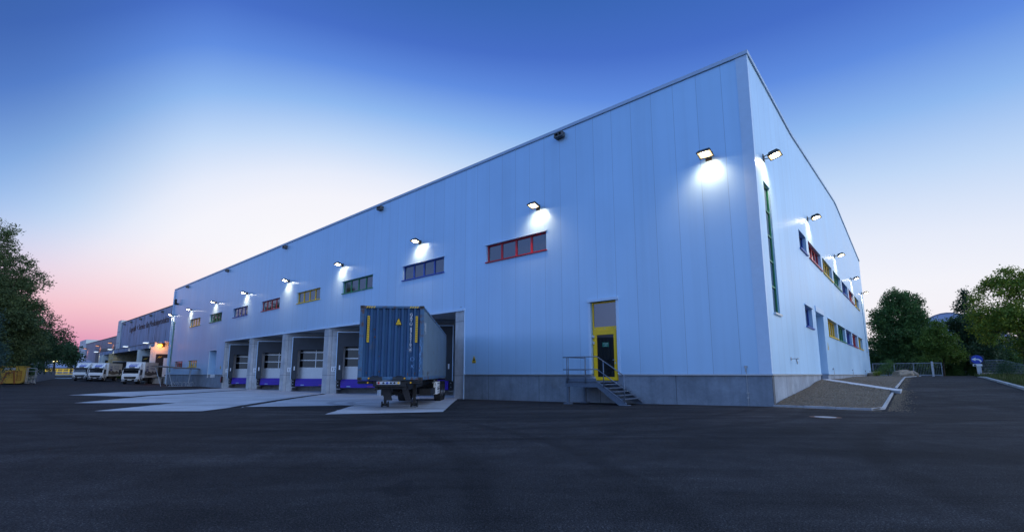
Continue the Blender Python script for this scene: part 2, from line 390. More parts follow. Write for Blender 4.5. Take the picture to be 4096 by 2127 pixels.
def drape(name, polys, m, lift, label, step=1.0, rough=.0):
    """sheet cut from polygons given in (s,t), lying on the terrain"""
    bm = bmesh.new()
    for poly in polys:
        vs = [bm.verts.new((a, b, 0)) for a, b in poly]; bm.faces.new(vs)
    xs = [a for p in polys for a, b in p]; ys = [b for p in polys for a, b in p]
    for ax, lo, hi in ((0, min(xs), max(xs)), (1, min(ys), max(ys))):
        k = math.ceil(lo/step)*step
        while k < hi:
            co = (k, 0, 0) if ax == 0 else (0, k, 0); no = (1, 0, 0) if ax == 0 else (0, 1, 0)
            bmesh.ops.bisect_plane(bm, geom=bm.verts[:]+bm.edges[:]+bm.faces[:], plane_co=co, plane_no=no); k += step
    for v in bm.verts:
        s, t = v.co.x, v.co.y
        if v.is_boundary: s += rough*(math.sin(t*5.1+s*3)+random.uniform(-1, 1)); t += rough*(math.sin(s*4.3+t*2)+random.uniform(-1, 1))
        v.co = site(s, t, float(zg(s, t))+lift)
    bmesh.ops.recalc_face_normals(bm, faces=bm.faces)
    me = bpy.data.meshes.new(name); bm.to_mesh(me); bm.free(); me.materials.append(m)
    o = bpy.data.objects.new(name, me); COL.objects.link(o)
    return tag(o, label, 'ground', kind='structure')
# saw-tooth concrete aprons in front of the bays
drape('concrete_apron', [[(4.12, 60.0), (-.2, 64.0), (-.33, 62.3), (-17.3, 36.9), (-15.0, 31.9), (.0, 55.3), (4.5, 55.8)]], m_apron, .02, 'pale concrete slab before the far bay beside the bike shelter', .4, .011)
drape('concrete_apron', [[(-.1, 54.45), (-14.7, 30.9), (-18.3, 25), (-15.1, 21.8), (-18.5, 17.9), (-15.95, 15.0), (-14.75, 16.2), (.15, 37.35), (4.3, 41.0), (4.4, 50.5)]], m_apron, .02, 'wide pale concrete slab before the middle bays', .4, .011)
drape('concrete_apron', [[(.35, 36.8), (-14.3, 16.0), (-14.1, 16.45), (-9.95, 14.9), (-13.7, 10.4), (-10.1, 8.63), (-.2, 18.6), (4.2, 23.4), (4.4, 33)]], m_apron, .02, 'pale concrete slab under the parked blue container', .4, .011)

# ---------------------------------------------------------------- main warehouse
TEND, SEND, ZF, ZT = 90.8, 52.46, 1.31, 15.64
WH = thing('warehouse', 'large pale blue metal clad warehouse with bright coloured window frames', 'building', SITE)
PF = lambda u, d, z: (d, u, z)           # long wall: u = t
PS = lambda u, d, z: (u, d, z)           # end wall:  u = s
BAYS = [(18.25+9.14*(k+1), 19.15+9.14*k) for k in range(5)]   # (apex, right end) of every bay, nearest first
FW = [(11.34+9.14*j, 16.23+9.14*j, 8.58, 9.70, c) for j, c in enumerate(['red', 'blue', 'green', 'yellow', 'red', 'blue', 'green', 'yellow'])]
SMALL = [(82.3, 86.6, 2.3, 3.38, 'red'), (75.1, 79.3, 2.4, 3.38, 'yellow')]
SWU = [(9.4, 11.75, 'blue'), (12.5, 17.6, 'red'), (18.25, 23.15, 'yellow'), (23.85, 28.65, 'green'), (29.4, 34.15, 'blue'), (34.9, 39.75, 'red'), (40.45, 45.15, 'yellow')]
SWL = [(9.15, 11.5, 'blue'), (17.95, 22.8, 'yellow'), (23.45, 28.15, 'green'), (28.9, 33.35, 'blue'), (34.0, 38.75, 'red'), (39.9, 44.4, 'yellow')]
mb = MB()
holes = [(a, b, c, d, .24) for a, b, c, d, _ in FW+SMALL] + [(6.93, 8.45, .5, 5.12, .3), (66.95, 69.85, .5, 4.55, .9), (88.5, 89.95, 1.7, 10.05, .3), (18.25, 64.0, .5, 5.65, 0)]
wall_grid(mb, PF, 0, TEND, ZF, ZT, holes)
mb.build('long_wall', m_front, WH)
mb = MB()
holes = [(a, b, 8.58, 9.72, .38) for a, b, _ in SWU]+[(a, b, 4.0, 5.2, .38) for a, b, _ in SWL]+[(1.32, 2.55, 3.98, 10.05, .38), (12.85, 15.95, .5, 5.2, 1.5), (48.9, 50.0, 4.0, 10.05, .38)]
wall_grid(mb, PS, 0, SEND, ZF, ZT, holes)
GAB = [(0, 15.80), (9.2, 15.81), (10.0, 15.83), (11.0, 15.92), (20, 16.64), (29, 17.36), (30.2, 17.44), (31.2, 17.42), (SEND, 15.87)]
mb.poly([(0, 0, ZT)]+[(s, 0, z-.02) for s, z in GAB][0:]+[(SEND, 0, ZT)])
mb.build('end_wall', m_side, WH)
mb = MB()
mb.poly([(0, TEND, -.6), (SEND, TEND, -.6), (SEND, TEND, 15.5), (0, TEND, 15.5)])
mb.poly([(SEND, 0, -.6), (SEND, TEND, -.6), (SEND, TEND, 15.5), (SEND, 0, 15.5)])
mb.build('rear_wall', m_side, WH)
mb = MB()
for (a, za), (b, zb) in zip(GAB[:-1], GAB[1:]): mb.poly([(a, .05, za-.1), (b, .05, zb-.1), (b, TEND, zb-.1), (a, TEND, za-.1)])
mb.build('roof', m_roof, WH)
mb = MB()   # roof edge capping
mb.box(-.07, .10, -.07, TEND+.06, ZT-.02, 15.80)
for (a, za), (b, zb) in zip(GAB[:-1], GAB[1:]):
    mb.hexa([(max(a, .1), -.07, za-.16), (b, -.07, zb-.16), (b, .1, zb-.16), (max(a, .1), .1, za-.16), (max(a, .1), -.07, za), (b, -.07, zb), (b, .1, zb), (max(a, .1), .1, za)])
mb.build('roof_trim', mat('roof_edge', (.40, .50, .62), .4, .2, noise=(2, .06)), WH)
mb = MB(); mb.box(-.02, .0, .0, .46, ZF, ZT-.03); mb.box(-.02, .17, -.02, .0, ZF, ZT-.03); mb.build('corner_trim', m_trim, WH)
mb = MB(); mb.box(-.03, .08, TEND-.0, TEND+.06, ZF, ZT-.03); mb.box(-.03, 0, TEND-.25, TEND, ZF, ZT-.03); mb.build('corner_trim', m_trim, WH)
mb = MB()   # concrete plinth
for a, b, zt in ((0, 6.93, ZF-.03), (6.93, 8.45, .95), (8.45, 18.25, ZF-.03), (64.0, 66.95, ZF-.03), (66.95, 69.85, .86), (69.85, TEND, ZF-.03)):
    mb.box(.03, .35, a, b, -1.2, zt)
    if b in (18.25, TEND): mb.build('plinth', m_plinth, WH); mb = MB()
mb = MB(); mb.box(.35, 12.85, .03, .4, -1.2, ZF-.03); mb.build('plinth', m_plinth2, WH)
mb = MB(); mb.box(15.95, SEND-.05, .03, .4, -1.2, ZF-.03); mb.build('plinth', m_plinth2, WH)
for a, b in ((-.05, 6.9), (8.48, 18.25), (64.0, 66.93), (69.87, TEND)):    # drip flashing between plinth and cladding
    mb = MB(); mb.box(-.05, .03, a, b, ZF-.055, ZF-.005); mb.build('flashing', m_alu, WH)
for a, b in ((.03, 12.8), (16.0, SEND)):
    mb = MB(); mb.box(a, b, -.05, .03, ZF-.055, ZF-.005); mb.build('flashing', m_alu, WH)

def window(P, a, b, c, d, col, n, rec, flip=1, hood=True):
    """coloured frame in a recess: frame mesh is the part; glazing, sill and hood are its sub-parts"""
    fm = MB(); w_ = .07; y0, y1 = rec-.06, rec+.02
    def bx(mb, u0, u1, q0, q1, d0, d1):
        pts = [P(u0, d0, q0), P(u1, d0, q0), P(u1, d1, q0), P(u0, d1, q0), P(u0, d0, q1), P(u1, d0, q1), P(u1, d1, q1), P(u0, d1, q1)]; mb.hexa(pts)
    bx(fm, a+.003, b-.003, c+.003, c+w_, y0, y1); bx(fm, a+.003, b-.003, d-w_, d-.003, y0, y1)
    bx(fm, a+.003, a+w_, c+w_, d-w_, y0, y1); bx(fm, b-w_, b-.003, c+w_, d-w_, y0, y1)
    for i in range(1, n):
        u = a+(b-a)*i/n; bx(fm, u-.065, u+.065, c+w_, d-w_, y0, y1)
    f = fm.build('window', PAINT[col], WH)
    g = MB(); bx(g, a+.02, b-.02, c+.03, d-.03, rec-.012, rec-.004)
    g.build('glazing', m_glass, f)
    s = MB(); bx(s, a-.06, b+.06, c-.07, c+.0, -.09, rec); s.build('sill', PAINT[col], f)
    if hood:
        h = MB(); bx(h, a-.1, b+.1, d+.0, d+.06, -.07, .0)
        h.build('hood', m_trim, f)
    return f
for a, b, c, d, col in FW: window(PF, a, b, c, d, col, 4, .2)
for a, b, c, d, col in SMALL: window(PF, a, b, c, d, col, 4, .2)
for a, b, col in SWU: window(PS, a, b, 8.58, 9.72, col, 2 if b-a < 3 else 4, .25, hood=False)
for a, b, col in SWL: window(PS, a, b, 4.0, 5.2, col, 2 if b-a < 3 else 4, .25)
def tall_window(P, a, b, c, d, n, r=.12):
    fm = MB()
    def bx(mb, u0, u1, q0, q1, d0, d1): mb.hexa([P(u0, d0, q0), P(u1, d0, q0), P(u1, d1, q0), P(u0, d1, q0), P(u0, d0, q1), P(u1, d0, q1), P(u1, d1, q1), P(u0, d1, q1)])
    bx(fm, a+.003, a+.08, c+.003, d-.003, r-.04, r+.04); bx(fm, b-.08, b-.003, c+.003, d-.003, r-.04, r+.04)
    for i in range(n+1):
        z = c+.04+(d-c-.08)*i/n; bx(fm, a+.08, b-.08, z-.036, z+.036, r-.04, r+.04)
    f = fm.build('tall_window', PAINT['green'], WH); g = MB(); bx(g, a+.02, b-.02, c+.02, d-.02, r, r+.01); g.build('glazing', m_glass, f)
    s = MB(); bx(s, a-.05, b+.08, c-.08, c, -.09, r); s.build('sill', m_alu, f)
tall_window(PS, 1.32, 2.55, 3.98, 10.05, 5); tall_window(PF, 88.5, 89.95, 1.7, 10.05, 8); tall_window(PS, 48.9, 50.0, 4.0, 10.05, 5)

# yellow entrance door with fanlight
mb = MB(); y = (.16, .24)
for a, b, c, d in ((6.95, 7.02, .98, 5.1), (8.36, 8.43, .98, 5.1), (7.02, 8.36, 5.03, 5.1), (7.02, 8.36, 3.56, 3.78)): mb.box(y[0], y[1], a, b, c, d)
fr = mb.build('entrance_door', PAINT['yellow'], WH)
mb = MB()
for a, b, c, d in ((7.03, 7.19, .99, 3.55), (8.19, 8.35, .99, 3.55), (7.19, 8.19, 3.36, 3.55), (7.19, 8.19, .99, 1.16)): mb.box(.12, .2, a, b, c, d)
mb.build('door_leaf', PAINT['yellow'], fr, .006)
mb = MB(); mb.box(.19, .2, 7.02, 8.36, 3.78, 5.03); mb.build('fanlight', mat('fanlight_glass', (.23, .235, .25), .03, .92), fr)
mb = MB(); mb.box(.165, .175, 7.19, 8.19, 1.16, 3.36); mb.build('glazing', m_glassd, fr)
mb = MB(); mb.tube((.12, 7.12, 2.03), (.06, 7.12, 2.03), .014); mb.tube((.065, 7.12, 2.03), (.065, 7.25, 2.03), .012); mb.build('handle', m_alu, fr)
mb = MB(); mb.box(.105, .12, 7.09, 7.15, 1.83, 1.93); mb.build('lock_plate', m_alu, fr)
for z in (1.12, 2.95, 3.28):
    mb = MB(); mb.box(.08, .16, 8.32, 8.41, z-.07, z+.07); mb.box(.06, .1, 8.36, 8.46, z-.02, z+.04); mb.build('hinge', m_alu, fr)
for t_ in (7.1, 7.7, 8.3):
    mb = MB(); mb.tube((.15, t_, 3.68), (.162, t_, 3.68), .022, 10); mb.build('bolt', m_alu, fr)
mb = MB(); mb.box(.158, .164, 7.5, 7.87, 2.72, 2.95); mb.mi = 1
for i, (tx, sz_) in enumerate((('Notausgang', .062), ('- 24 h -', .045), ('freihalten', .05))): add_text(mb, tx, sz_, (.156, 7.685, 2.875-.06*i), (0, -1, 0), (0, 0, 1), align='CENTER', ext=.001)
mb.build('door_sign', [mat('sign_green', (.005, .16, .09), .4), m_sign_w], fr)
mb = MB(); mb.box(-.1, .0, 6.78, 8.6, 5.12, 5.26); mb.box(-.022, 0, 8.45, 8.6, ZF+.003, 5.12); mb.box(-.022, 0, 6.78, 6.93, ZF+.003, 5.12); mb.build('door_surround', m_trim, WH)
# far side door in its white recess
mb = MB(); mb.box(.86, .92, 66.98, 69.82, .88, 4.52); dl = mb.build('side_door', m_white, WH)
mb = MB(); mb.box(.845, .858, 67.6, 68.3, 1.9, 4.0); mb.build('glazing', m_glass, dl)
mb = MB(); mb.box(-.02, .86, 69.852, 69.9, .86, 4.6); mb.box(-.02, .0, 66.9, 69.85, 4.552, 4.6); mb.build('door_surround', m_white, WH)
# end-wall porch
mb = MB(); mb.box(13.0, 15.8, 1.42, 1.5, .95, 5.15); pd = mb.build('porch_door', mat('grey_door', (.35, .38, .42), .5, noise=(2, .05)), WH)
mb = MB(); mb.box(13.3, 15.5, 1.405, 1.415, 3.1, 4.9); mb.build('glazing', m_glass2, pd)
mb = MB(); mb.box(12.86, 15.94, .05, 1.42, .8, .952); mb.build('porch_floor', m_plinth2, WH)
mb = MB(); mb.box(12.7, 16.1, -.05, 0, 5.205, 5.55); mb.build('porch_fascia', m_trim, WH)

# roof outlets, vents, pipes
for t_ in (10.16, 28.7, 47.17, 65.11, 83.09):
    mb = MB(); mb.box(-.34, 0, t_-.28, t_+.28, 15.12, 15.20); mb.box(-.34, 0, t_-.28, t_-.22, 15.20, 15.38); mb.box(-.34, 0, t_+.22, t_+.28, 15.20, 15.38)
    mb.box(-.3, 0, t_-.03, t_+.03, 15.2, 15.36); mb.box(-.3, 0, t_-.28, t_+.28, 15.38, 15.43)
    mb.build('roof_outlet', mat('outlet_grey', (.10, .105, .11), .5, .3), WH)
mb = MB(); mb.tube((0, 87.9, 12.95), (-.5, 87.9, 12.95), .17, 12); mb.tube((-.42, 87.9, 12.85), (-.42, 87.9, 13.75), .17, 12); mb.build('vent_pipe', m_blk2, WH)
mb = MB(); mb.tube((-.12, 90.35, -.3), (-.12, 90.35, 15.4), .09, 10); mb.build('downpipe', m_trim, WH)
mb = MB(); mb.tube((-.1, .95, 1.62), (-.1, .95, 1.4), .02); mb.tube((-.02, .95, -.03), (-.02, .95, 1.6), .012); mb.box(-.08, 0, .9, 1.0, 1.58, 1.66)
for z in (.3, .5): mb.box(-.05, .03, .91, .99, z, z+.05)
mb.build('earth_cable', m_galv, WH)
mb = MB(); mb.tube((4.1, 0, 2.03), (4.1, -.32, 2.03), .022); mb.tube((4.1, -.22, 2.02), (4.16, -.25, 1.78), .03); mb.box(4.0, 4.2, -.02, 0, 1.95, 2.1); mb.tube((4.1, -.3, 2.03), (4.28, -.3, 2.05), .02); mb.build('water_tap', m_galv, WH)
mb = MB()
for s_ in (18.0, 30.5, 43.5, 50.0): mb.tube((s_, -.08, .9), (s_, -.08, 1.75), .018); mb.box(s_-.05, s_+.05, -.1, 0, 1.6, 1.72)
mb.build('conductor_rod', m_galv, WH)
mb = MB()
for i in range(9): mb.tube((-.0, 18.6+4.57*i, 5.85), (-.06, 18.6+4.57*i, 5.85), .03)
mb.build('sensor', m_galv, WH)

# ---- loading bays (each part below belongs to the warehouse)
HW = 5.827
def bay(k, tA, tR, num):
    M = Matrix(((.70710678, .70710678, 0, 0), (-.70710678, .70710678, 0, tA), (0, 0, 1, 0), (0, 0, 0, 1)))
    PD = lambda u, d, z: (u, d, z)
    mb = MB(M); wall_grid(mb, PD, 0, HW, -1, 5.65, [(.9, 5.45, -1.5, .85, 1.5), (1.42, 4.92, .85, 3.87, .3)])
    mb.poly([(HW, 0, -1), (HW, -HW, -1), (HW, -HW, 5.65), (HW, 0, 5.65)])
    mb.poly([(.9, 1.5, -1), (5.45, 1.5, -1), (5.45, 1.5, .85), (.9, 1.5, .85)])
    mb.box(.9, 1.27, -.02, .9, -.06, .02); mb.box(5.08, 5.45, -.02, .9, -.06, .02)
    mb.M = None; tc = tR-.9
    mb.prism([(0, tc, -1), (0, tR, -1), (.45, tc+.45, -1)], (0, 0, 6.65))
    wl = mb.build('bay_wall', m_pier, WH)
    mb = MB(M)      # vertical joint and edge strips
    mb.box(.28, .30, -.004, .0, -1, 5.6); mb.build('joint', m_dark, wl)
    mb = MB(M); mb.poly([(0, 0, 5.655), (HW, 0, 5.655), (HW, -HW, 5.655)]); mb.box(.3, HW-.002, -.18, -.002, 5.36, 5.64); mb.build('soffit', m_soffit, WH)
    # sectional door: frame lattice + windows + solid lower panel
    mb = MB(M); mb.box(1.42, 4.92, .14, .2, .86, 1.92); dr = mb.build('sectional_door', m_alu, WH)
    mb = MB(M)
    for z in (1.92, 2.72, 3.55): mb.box(1.42, 4.92, .12, .19, z, z+.10)
    for u in (1.42, 3.13, 4.84): mb.box(u, u+.08, .125, .185, 2.02, 3.87)
    mb.build('door_rail', m_alu, dr)
    mb = MB(M); mb.box(1.45, 4.9, .16, .17, 1.99, 3.86); mb.build('glazing', m_glassd, dr)
    # shelter
    mb = MB(M); F = -.62
    mb.box(.97, 1.55, F, F+.02, .80, 5.12); mb.box(4.82, 5.40, F, F+.02, .80, 5.12); mb.box(1.55, 4.82, F, F+.02, 3.82, 5.12)
    mb.box(.97, 1.0, F+.02, -.01, .82, 5.1); mb.box(5.37, 5.40, F+.02, -.01, .82, 5.1); mb.box(1.0, 5.37, F+.02, -.01, 5.08, 5.11)
    sh = mb.build('dock_shelter', m_curt, WH)
    mb = MB(M); mb.box(.93, .995, F-.03, F+.03, .78, 5.18); mb.box(5.375, 5.44, F-.03, F+.03, .78, 5.18); mb.box(.995, 5.375, F-.03, F+.03, 5.115, 5.18); mb.build('shelter_rail', m_trim, sh)
    mb = MB(M); mb.box(1.22, 1.33, F-.012, F-.002, 1.72, 2.12); mb.box(5.04, 5.15, F-.012, F-.002, 1.72, 2.12); mb.build('position_marker', m_sign_w, sh)
    # leveller
    mb = MB(M); mb.box(1.29, 5.06, -.10, .6, .30, .86); mb.box(1.29, 5.06, -.16, .6, .08, .295); mb.prism([(1.29, -.1, .3), (1.29, -.16, .3), (1.29, -.1, .8)], (.05, 0, 0)); lv = mb.build('dock_leveller', m_purple, WH)
    mb = MB(M); mb.box(1.85, 2.2, -.166, -.161, .15, .235); mb.build('sticker', mat('sticker_blue', (.35, .5, .7), .4), lv)
    mb = MB(M); mb.box(3.7, 4.25, -.166, -.161, .16, .21); mb.build('sticker', mat('sticker_red', (.6, .12, .06), .4), lv)
    for a, b in ((.9, 1.26), (5.09, 5.45)):
        mb = MB(M); mb.box(a+.03, b-.02, -.2, -.002, .05, .82); bp = mb.build('dock_bumper', m_black, WH, .02)
        mb = MB(M)
        for z in (.3, .62): mb.tube((a+.17, -.206, z), (a+.17, -.201, z), .035, 10)
        mb.build('bolt', m_alu, bp)
    # number plate
    mb = MB(M); mb.box(.34, .84, -.012, -.002, 1.55, 2.02); pl = mb.build('bay_number', m_sign_w, WH)
    mb = MB(M); add_text(mb, num, .42, (.59, -.015, 1.63), (1, 0, 0), (0, 0, 1), align='CENTER', ext=.002); mb.build('digits', m_letter, pl)
for k, (tA, tR) in enumerate(BAYS): bay(k, tA, tR, str(13-k))
mb = MB(); mb.box(-.09, .0, 18.2, 64.05, 5.56, 5.70); mb.build('soffit_flashing', m_trim, WH)
mb = MB(); mb.box(-.05, .0, 18.19, 18.25, -.5, 5.56); mb.build('corner_trim', m_trim, WH)
mb = MB(); mb.box(-.16, 0, 63.75, 64.0, .25, 1.05); sg = mb.build('dock_signal', m_dark, WH)
mb = MB()
for i in range(4): mb.tube((-.2, 63.87, .38+.18*i), (-.161, 63.87, .38+.18*i), .06, 10)
mb.build('signal_lens', [mat('signal_lens', (.5, .05, .05), .3)], sg)

# ---------------------------------------------------------------- wall floodlights
def flood(M, label, group):
    """local: x along wall, y out of the wall, z up"""
    o = thing('wall_floodlight', label, 'floodlight', M, group)
    mb = MB(); mb.box(-.14, .14, 0, .03, -.16, .16)
    for x in (-.24, .24):
        mb.tube((x*.5, .02, .0), (x, .26, .02), .022, 6); mb.tube((x, .26, .02), (x*1.25, .42, .05), .02, 6)
    mb.build('bracket', m_lampbody, o)
    T = Matrix.Translation((0, .46, .04)) @ Matrix.Rotation(R(14), 4, 'X')
    mb = MB(T); mb.hexa([(-.32, -.26, -.05), (.32, -.26, -.05), (.32, .28, -.05), (-.32, .28, -.05), (-.23, -.18, .10), (.23, -.18, .10), (.25, .2, .09), (-.25, .2, .09)])
    for x0, x1, y0, y1 in ((-.32, .32, -.26, -.22), (-.32, .32, .24, .28), (-.32, -.28, -.22, .24), (.28, .32, -.22, .24)): mb.box(x0, x1, y0, y1, -.085, -.05)
    for i in range(7): mb.box(-.2+.065*i, -.185+.065*i, -.18, .18, .09, .135)
    mb.build('housing', m_lampbody, o, .008)
    mb = MB(T); mb.box(-.275, .275, -.215, .235, -.058, -.052); mb.build('reflector', m_lampwarm, o)
    mb = MB(T); mb.box(-.17, .17, -.12, .15, -.072, -.06); mb.build('lamp_glass', m_lampglow, o)
    return o
def leak(power=18):
    """stray light a floodlight throws back on its wall"""
    L = bpy.data.lights.new('stray_light', 'SPOT'); L.energy = power; L.color = (1, .72, .42); L.spot_size = R(136); L.spot_blend = .9; L.shadow_soft_size = .04
    ob = bpy.data.objects.new('stray_light', L); COL.objects.link(ob)
    return ob
front_desc = ['floodlight on the long wall nearest the tall corner', 'floodlight above the big red window nearest the corner', 'floodlight above the dark blue window over the container',
              'floodlight above the green window left of the container', 'floodlight above right end of the yellow upper window', 'floodlight right of the farther red upper window', 'floodlight above the small farther blue window',
              'floodlight above the small farther green window', 'floodlight above the far left tall window at the downpipe']
def wm_front(t, z): return SITE @ Matrix(((0, -1, 0, 0), (-1, 0, 0, t), (0, 0, 1, z), (0, 0, 0, 1)))
def wm_side(s, z): return SITE @ Matrix(((1, 0, 0, s), (0, -1, 0, 0), (0, 0, 1, z), (0, 0, 0, 1)))
fl0 = None
spots = [(wm_front(t, 11.28), d) for t, d in zip((1.9, 11.9, 23.3, 34.7, 45.9, 57.6, 68.9, 80.2, 90.4), front_desc)]
spots += [(wm_side(s, 11.28), d) for s, d in zip((1.75, 13.2, 26.0, 38.8, 50.6), ['floodlight high on the end wall above the tall green window', 'floodlight above the red upper window of the end wall', 'floodlight above the green upper window of the end wall',
          'floodlight above the second red upper window of the end wall', 'floodlight at the far rear corner of the end wall'])]
for i, (M, d) in enumerate(spots):
    # proper right-handed frame: rotate the lamp about z so that its +y points out of the wall
    n = (M.to_3x3() @ Vector((0, 1, 0))); pos = M.translation
    Mr = Matrix.Translation(pos) @ Matrix.Rotation(math.atan2(-n.x, n.y), 4, 'Z')
    if fl0 is None:
        fl0 = flood(Mr, d, 'floodlights along the warehouse walls')
        lo = leak(); lo.parent = fl0; lo.location = (0, .55, -.16); lo.rotation_euler = (R(-52), 0, 0)
        L2 = bpy.data.lights.new('main_beam', 'SPOT'); L2.energy = 230; L2.color = (1, .70, .38); L2.spot_size = R(130); L2.spot_blend = 1.0; L2.shadow_soft_size = .12
        l2 = bpy.data.objects.new('main_beam', L2); COL.objects.link(l2); l2.parent = fl0; l2.location = (0, .7, -.18); l2.rotation_euler = (R(-20), 0, 0)
    else: dup(fl0, Mr, d)

# ---------------------------------------------------------------- small wall signs
def tri_sign(M, label):
    o = thing('warning_sign', label, 'warning sign', M, 'yellow warning signs on the walls')
    mb = MB(); mb.prism([(-.17, .004, 0), (.17, .004, 0), (.17, .004, .12), (0, .004, .5), (-.17, .004, .12)], (0, .008, 0)); mb.build('plate', m_sign_y, o)
    mb = MB(); mb.prism([(-.11, .0125, .15), (.11, .0125, .15), (0, .0125, .42)], (0, .002, 0)); mb.box(-.14, .14, .0125, .0145, .02, .05); mb.box(-.14, .14, .0125, .0145, .07, .09); mb.build('symbol', m_letter, o)
    mb = MB(); mb.prism([(.02, .0155, .36), (-.04, .0155, .26), (.0, .0155, .26), (-.02, .0155, .17), (.045, .0155, .28), (.005, .0155, .28)], (0, .001, 0)); mb.build('bolt_mark', m_sign_y, o)
def facing(pos, n): return Matrix.Translation(pos) @ Matrix.Rotation(math.atan2(-n.x, n.y), 4, 'Z')
tri_sign(facing(site(0, 17.3, 2.02), -WS), 'small yellow warning sign right of the container bay')
tri_sign(facing(site(16.9, 0, 2.05+.9), -WT), 'small yellow warning sign beside the end wall porch')
tri_sign(facing(site(0, 64.9, 2.0), -WS), 'small yellow warning sign left of the far loading bay')

# ---------------------------------------------------------------- steel stairs to the entrance
m_stair = mat('dull_zinc', (.15, .19, .25), .5, .4, noise=(7, .15))
ST = thing('steel_stairs', 'galvanised steel stairs and landing below the yellow door', 'stairs', SITE)
zS = .97; g = [zg(-1.5, 5.5), zg(-1.9, 8.7)]
def stringer(s0):
    mb = MB(); s1 = s0+.02
    mb.prism([(s0, 8.85, zS-.0), (s0, 7.0, zS), (s0, 5.55, -.02), (s0, 5.55, -.14), (s0, 5.9, -.14), (s0, 7.08, zS-.27), (s0, 8.85, zS-.27)], (.02, 0, 0))
    for a in (zS-.02, zS-.285): mb.box(s0-.05, s0+.07, 7.03, 8.85, a, a+.018)
    mb.hexa([(s0-.05, 7.03, zS-.02), (s0+.07, 7.03, zS-.02), (s0+.07, 5.56, -.03), (s0-.05, 5.56, -.03), (s0-.05, 7.03, zS), (s0+.07, 7.03, zS), (s0+.07, 5.56, -.01), (s0-.05, 5.56, -.01)])
    return mb.build('stringer', m_stair, ST)
stringer(-1.9); stringer(-.25)
mb = MB(); mb.box(-1.83, -.02, 7.0, 8.84, zS-.06, zS-.015); mb.build('landing', m_stair, ST)
mb = MB(); mb.box(-1.88, -1.86, 7.1, 8.84, zS, zS+.12); mb.build('kick_plate', m_stair, ST)
for i in range(5):
    f = (i+1)/6; mb = MB(); t_ = 7.0-1.45*f; z = zS-.98*f; mb.box(-1.88, -.26, t_-.16, t_+.13, z-.01, z+.035); mb.build('tread', m_stair, ST)
for s_, t_ in ((-1.86, 8.72), (-.3, 8.72)):
    mb = MB(); mb.box(s_-.06, s_+.06, t_-.06, t_+.06, zg(s_, t_)+.06, zS-.29); mb.box(s_-.16, s_+.16, t_-.18, t_+.18, zg(s_, t_)-.02, zg(s_, t_)+.07); mb.build('post', m_stair, ST)
mb = MB(); mb.box(-2.05, -1.75, 5.4, 5.85, zg(-1.9, 5.6)-.01, zg(-1.9, 5.6)+.035); mb.build('foot_plate', m_stair, ST)
mb = MB(); sF = -1.94
for h in (1.17, .56):
    mb.path([(sF, 8.95, zS+h), (sF, 7.0, zS+h), (sF, 5.62, zS+h-.90)], .026)
    mb.path([(sF, 8.72, zS+h), (-.12, 8.72, zS+h)], .022)
for t_ in (8.72, 7.66): mb.tube((sF, t_, zS-.1), (sF, t_, zS+1.17), .026)
mb.tube((sF, 6.66, .68), (sF, 6.66, 1.92), .026); mb.tube((sF, 5.62, .0), (sF, 5.62, 1.25), .028)
mb.tube((sF, 8.63, zS), (sF, 8.63, zS+1.17), .02); mb.tube((-.2, 8.72, zS), (-.2, 8.72, zS+1.17), .026); mb.build('railing', m_stair, ST, smooth=True)

# ---------------------------------------------------------------- parked container on its trailer
CM = place(-4.505, 17.9, 0, AL)          # local: x right, y back towards the bay, z up
CL, CW, CZ0, CZ1 = 13.6, 1.219, 1.06, 3.935
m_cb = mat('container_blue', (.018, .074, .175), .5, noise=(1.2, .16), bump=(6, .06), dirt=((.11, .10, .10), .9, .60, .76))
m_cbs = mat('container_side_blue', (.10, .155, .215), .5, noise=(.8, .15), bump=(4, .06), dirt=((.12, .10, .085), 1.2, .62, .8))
m_post = mat('container_post', (.05, .13, .24), .6, noise=(3, .25), dirt=((.10, .045, .025), 2.6, .50, .62))
m_rust = mat('rusty_steel', (.05, .035, .03), .7, noise=(8, .35))
CO = thing('shipping_container', 'weathered blue shipping container parked on a trailer', 'container', CM)
def corr(mb, P, u0, u1, z0, z1, pitch, flat, slope, depth):
    """trapezoid corrugation along u; P(u,d,z), d=0 outer"""
    pts = []; u = u0
    n = max(1, round((u1-u0)/pitch)); pitch = (u1-u0)/n
    for i in range(n):
        a = u0+i*pitch
        pts += [(a, 0), (a+flat*pitch, 0), (a+(flat+slope)*pitch, depth), (a+(1-slope)*pitch, depth)]
    pts.append((u1, 0))
    for (a, da), (b, db) in zip(pts[:-1], pts[1:]): mb.poly([P(a, da, z0), P(b, db, z0), P(b, db, z1), P(a, da, z1)])
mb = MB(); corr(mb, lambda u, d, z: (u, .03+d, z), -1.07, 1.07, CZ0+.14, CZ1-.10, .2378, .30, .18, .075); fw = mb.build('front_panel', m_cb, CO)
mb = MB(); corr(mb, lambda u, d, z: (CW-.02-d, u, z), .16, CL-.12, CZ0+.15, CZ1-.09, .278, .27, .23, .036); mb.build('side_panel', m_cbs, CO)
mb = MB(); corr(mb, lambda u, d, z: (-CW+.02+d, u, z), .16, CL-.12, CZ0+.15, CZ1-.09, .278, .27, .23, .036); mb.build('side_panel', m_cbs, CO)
mb = MB(); mb.box(-CW+.04, CW-.04, .08, CL-.05, CZ1-.06, CZ1-.03); mb.build('roof_panel', m_post, CO)
for sx_ in (-1, 1):
    x0, x1 = sorted((sx_*1.07, sx_*CW))
    for y0, y1 in ((.0, .16), (CL-.12, CL)):
        mb = MB(); mb.box(x0, x1, y0, y1, CZ0+.118, CZ1-.118); mb.build('corner_post', m_post, CO, .008)
mb = MB(); mb.box(-1.06, 1.06, .005, .10, CZ1-.10, CZ1-.012); mb.box(-1.06, 1.06, .005, .12, CZ0+.02, CZ0+.14)
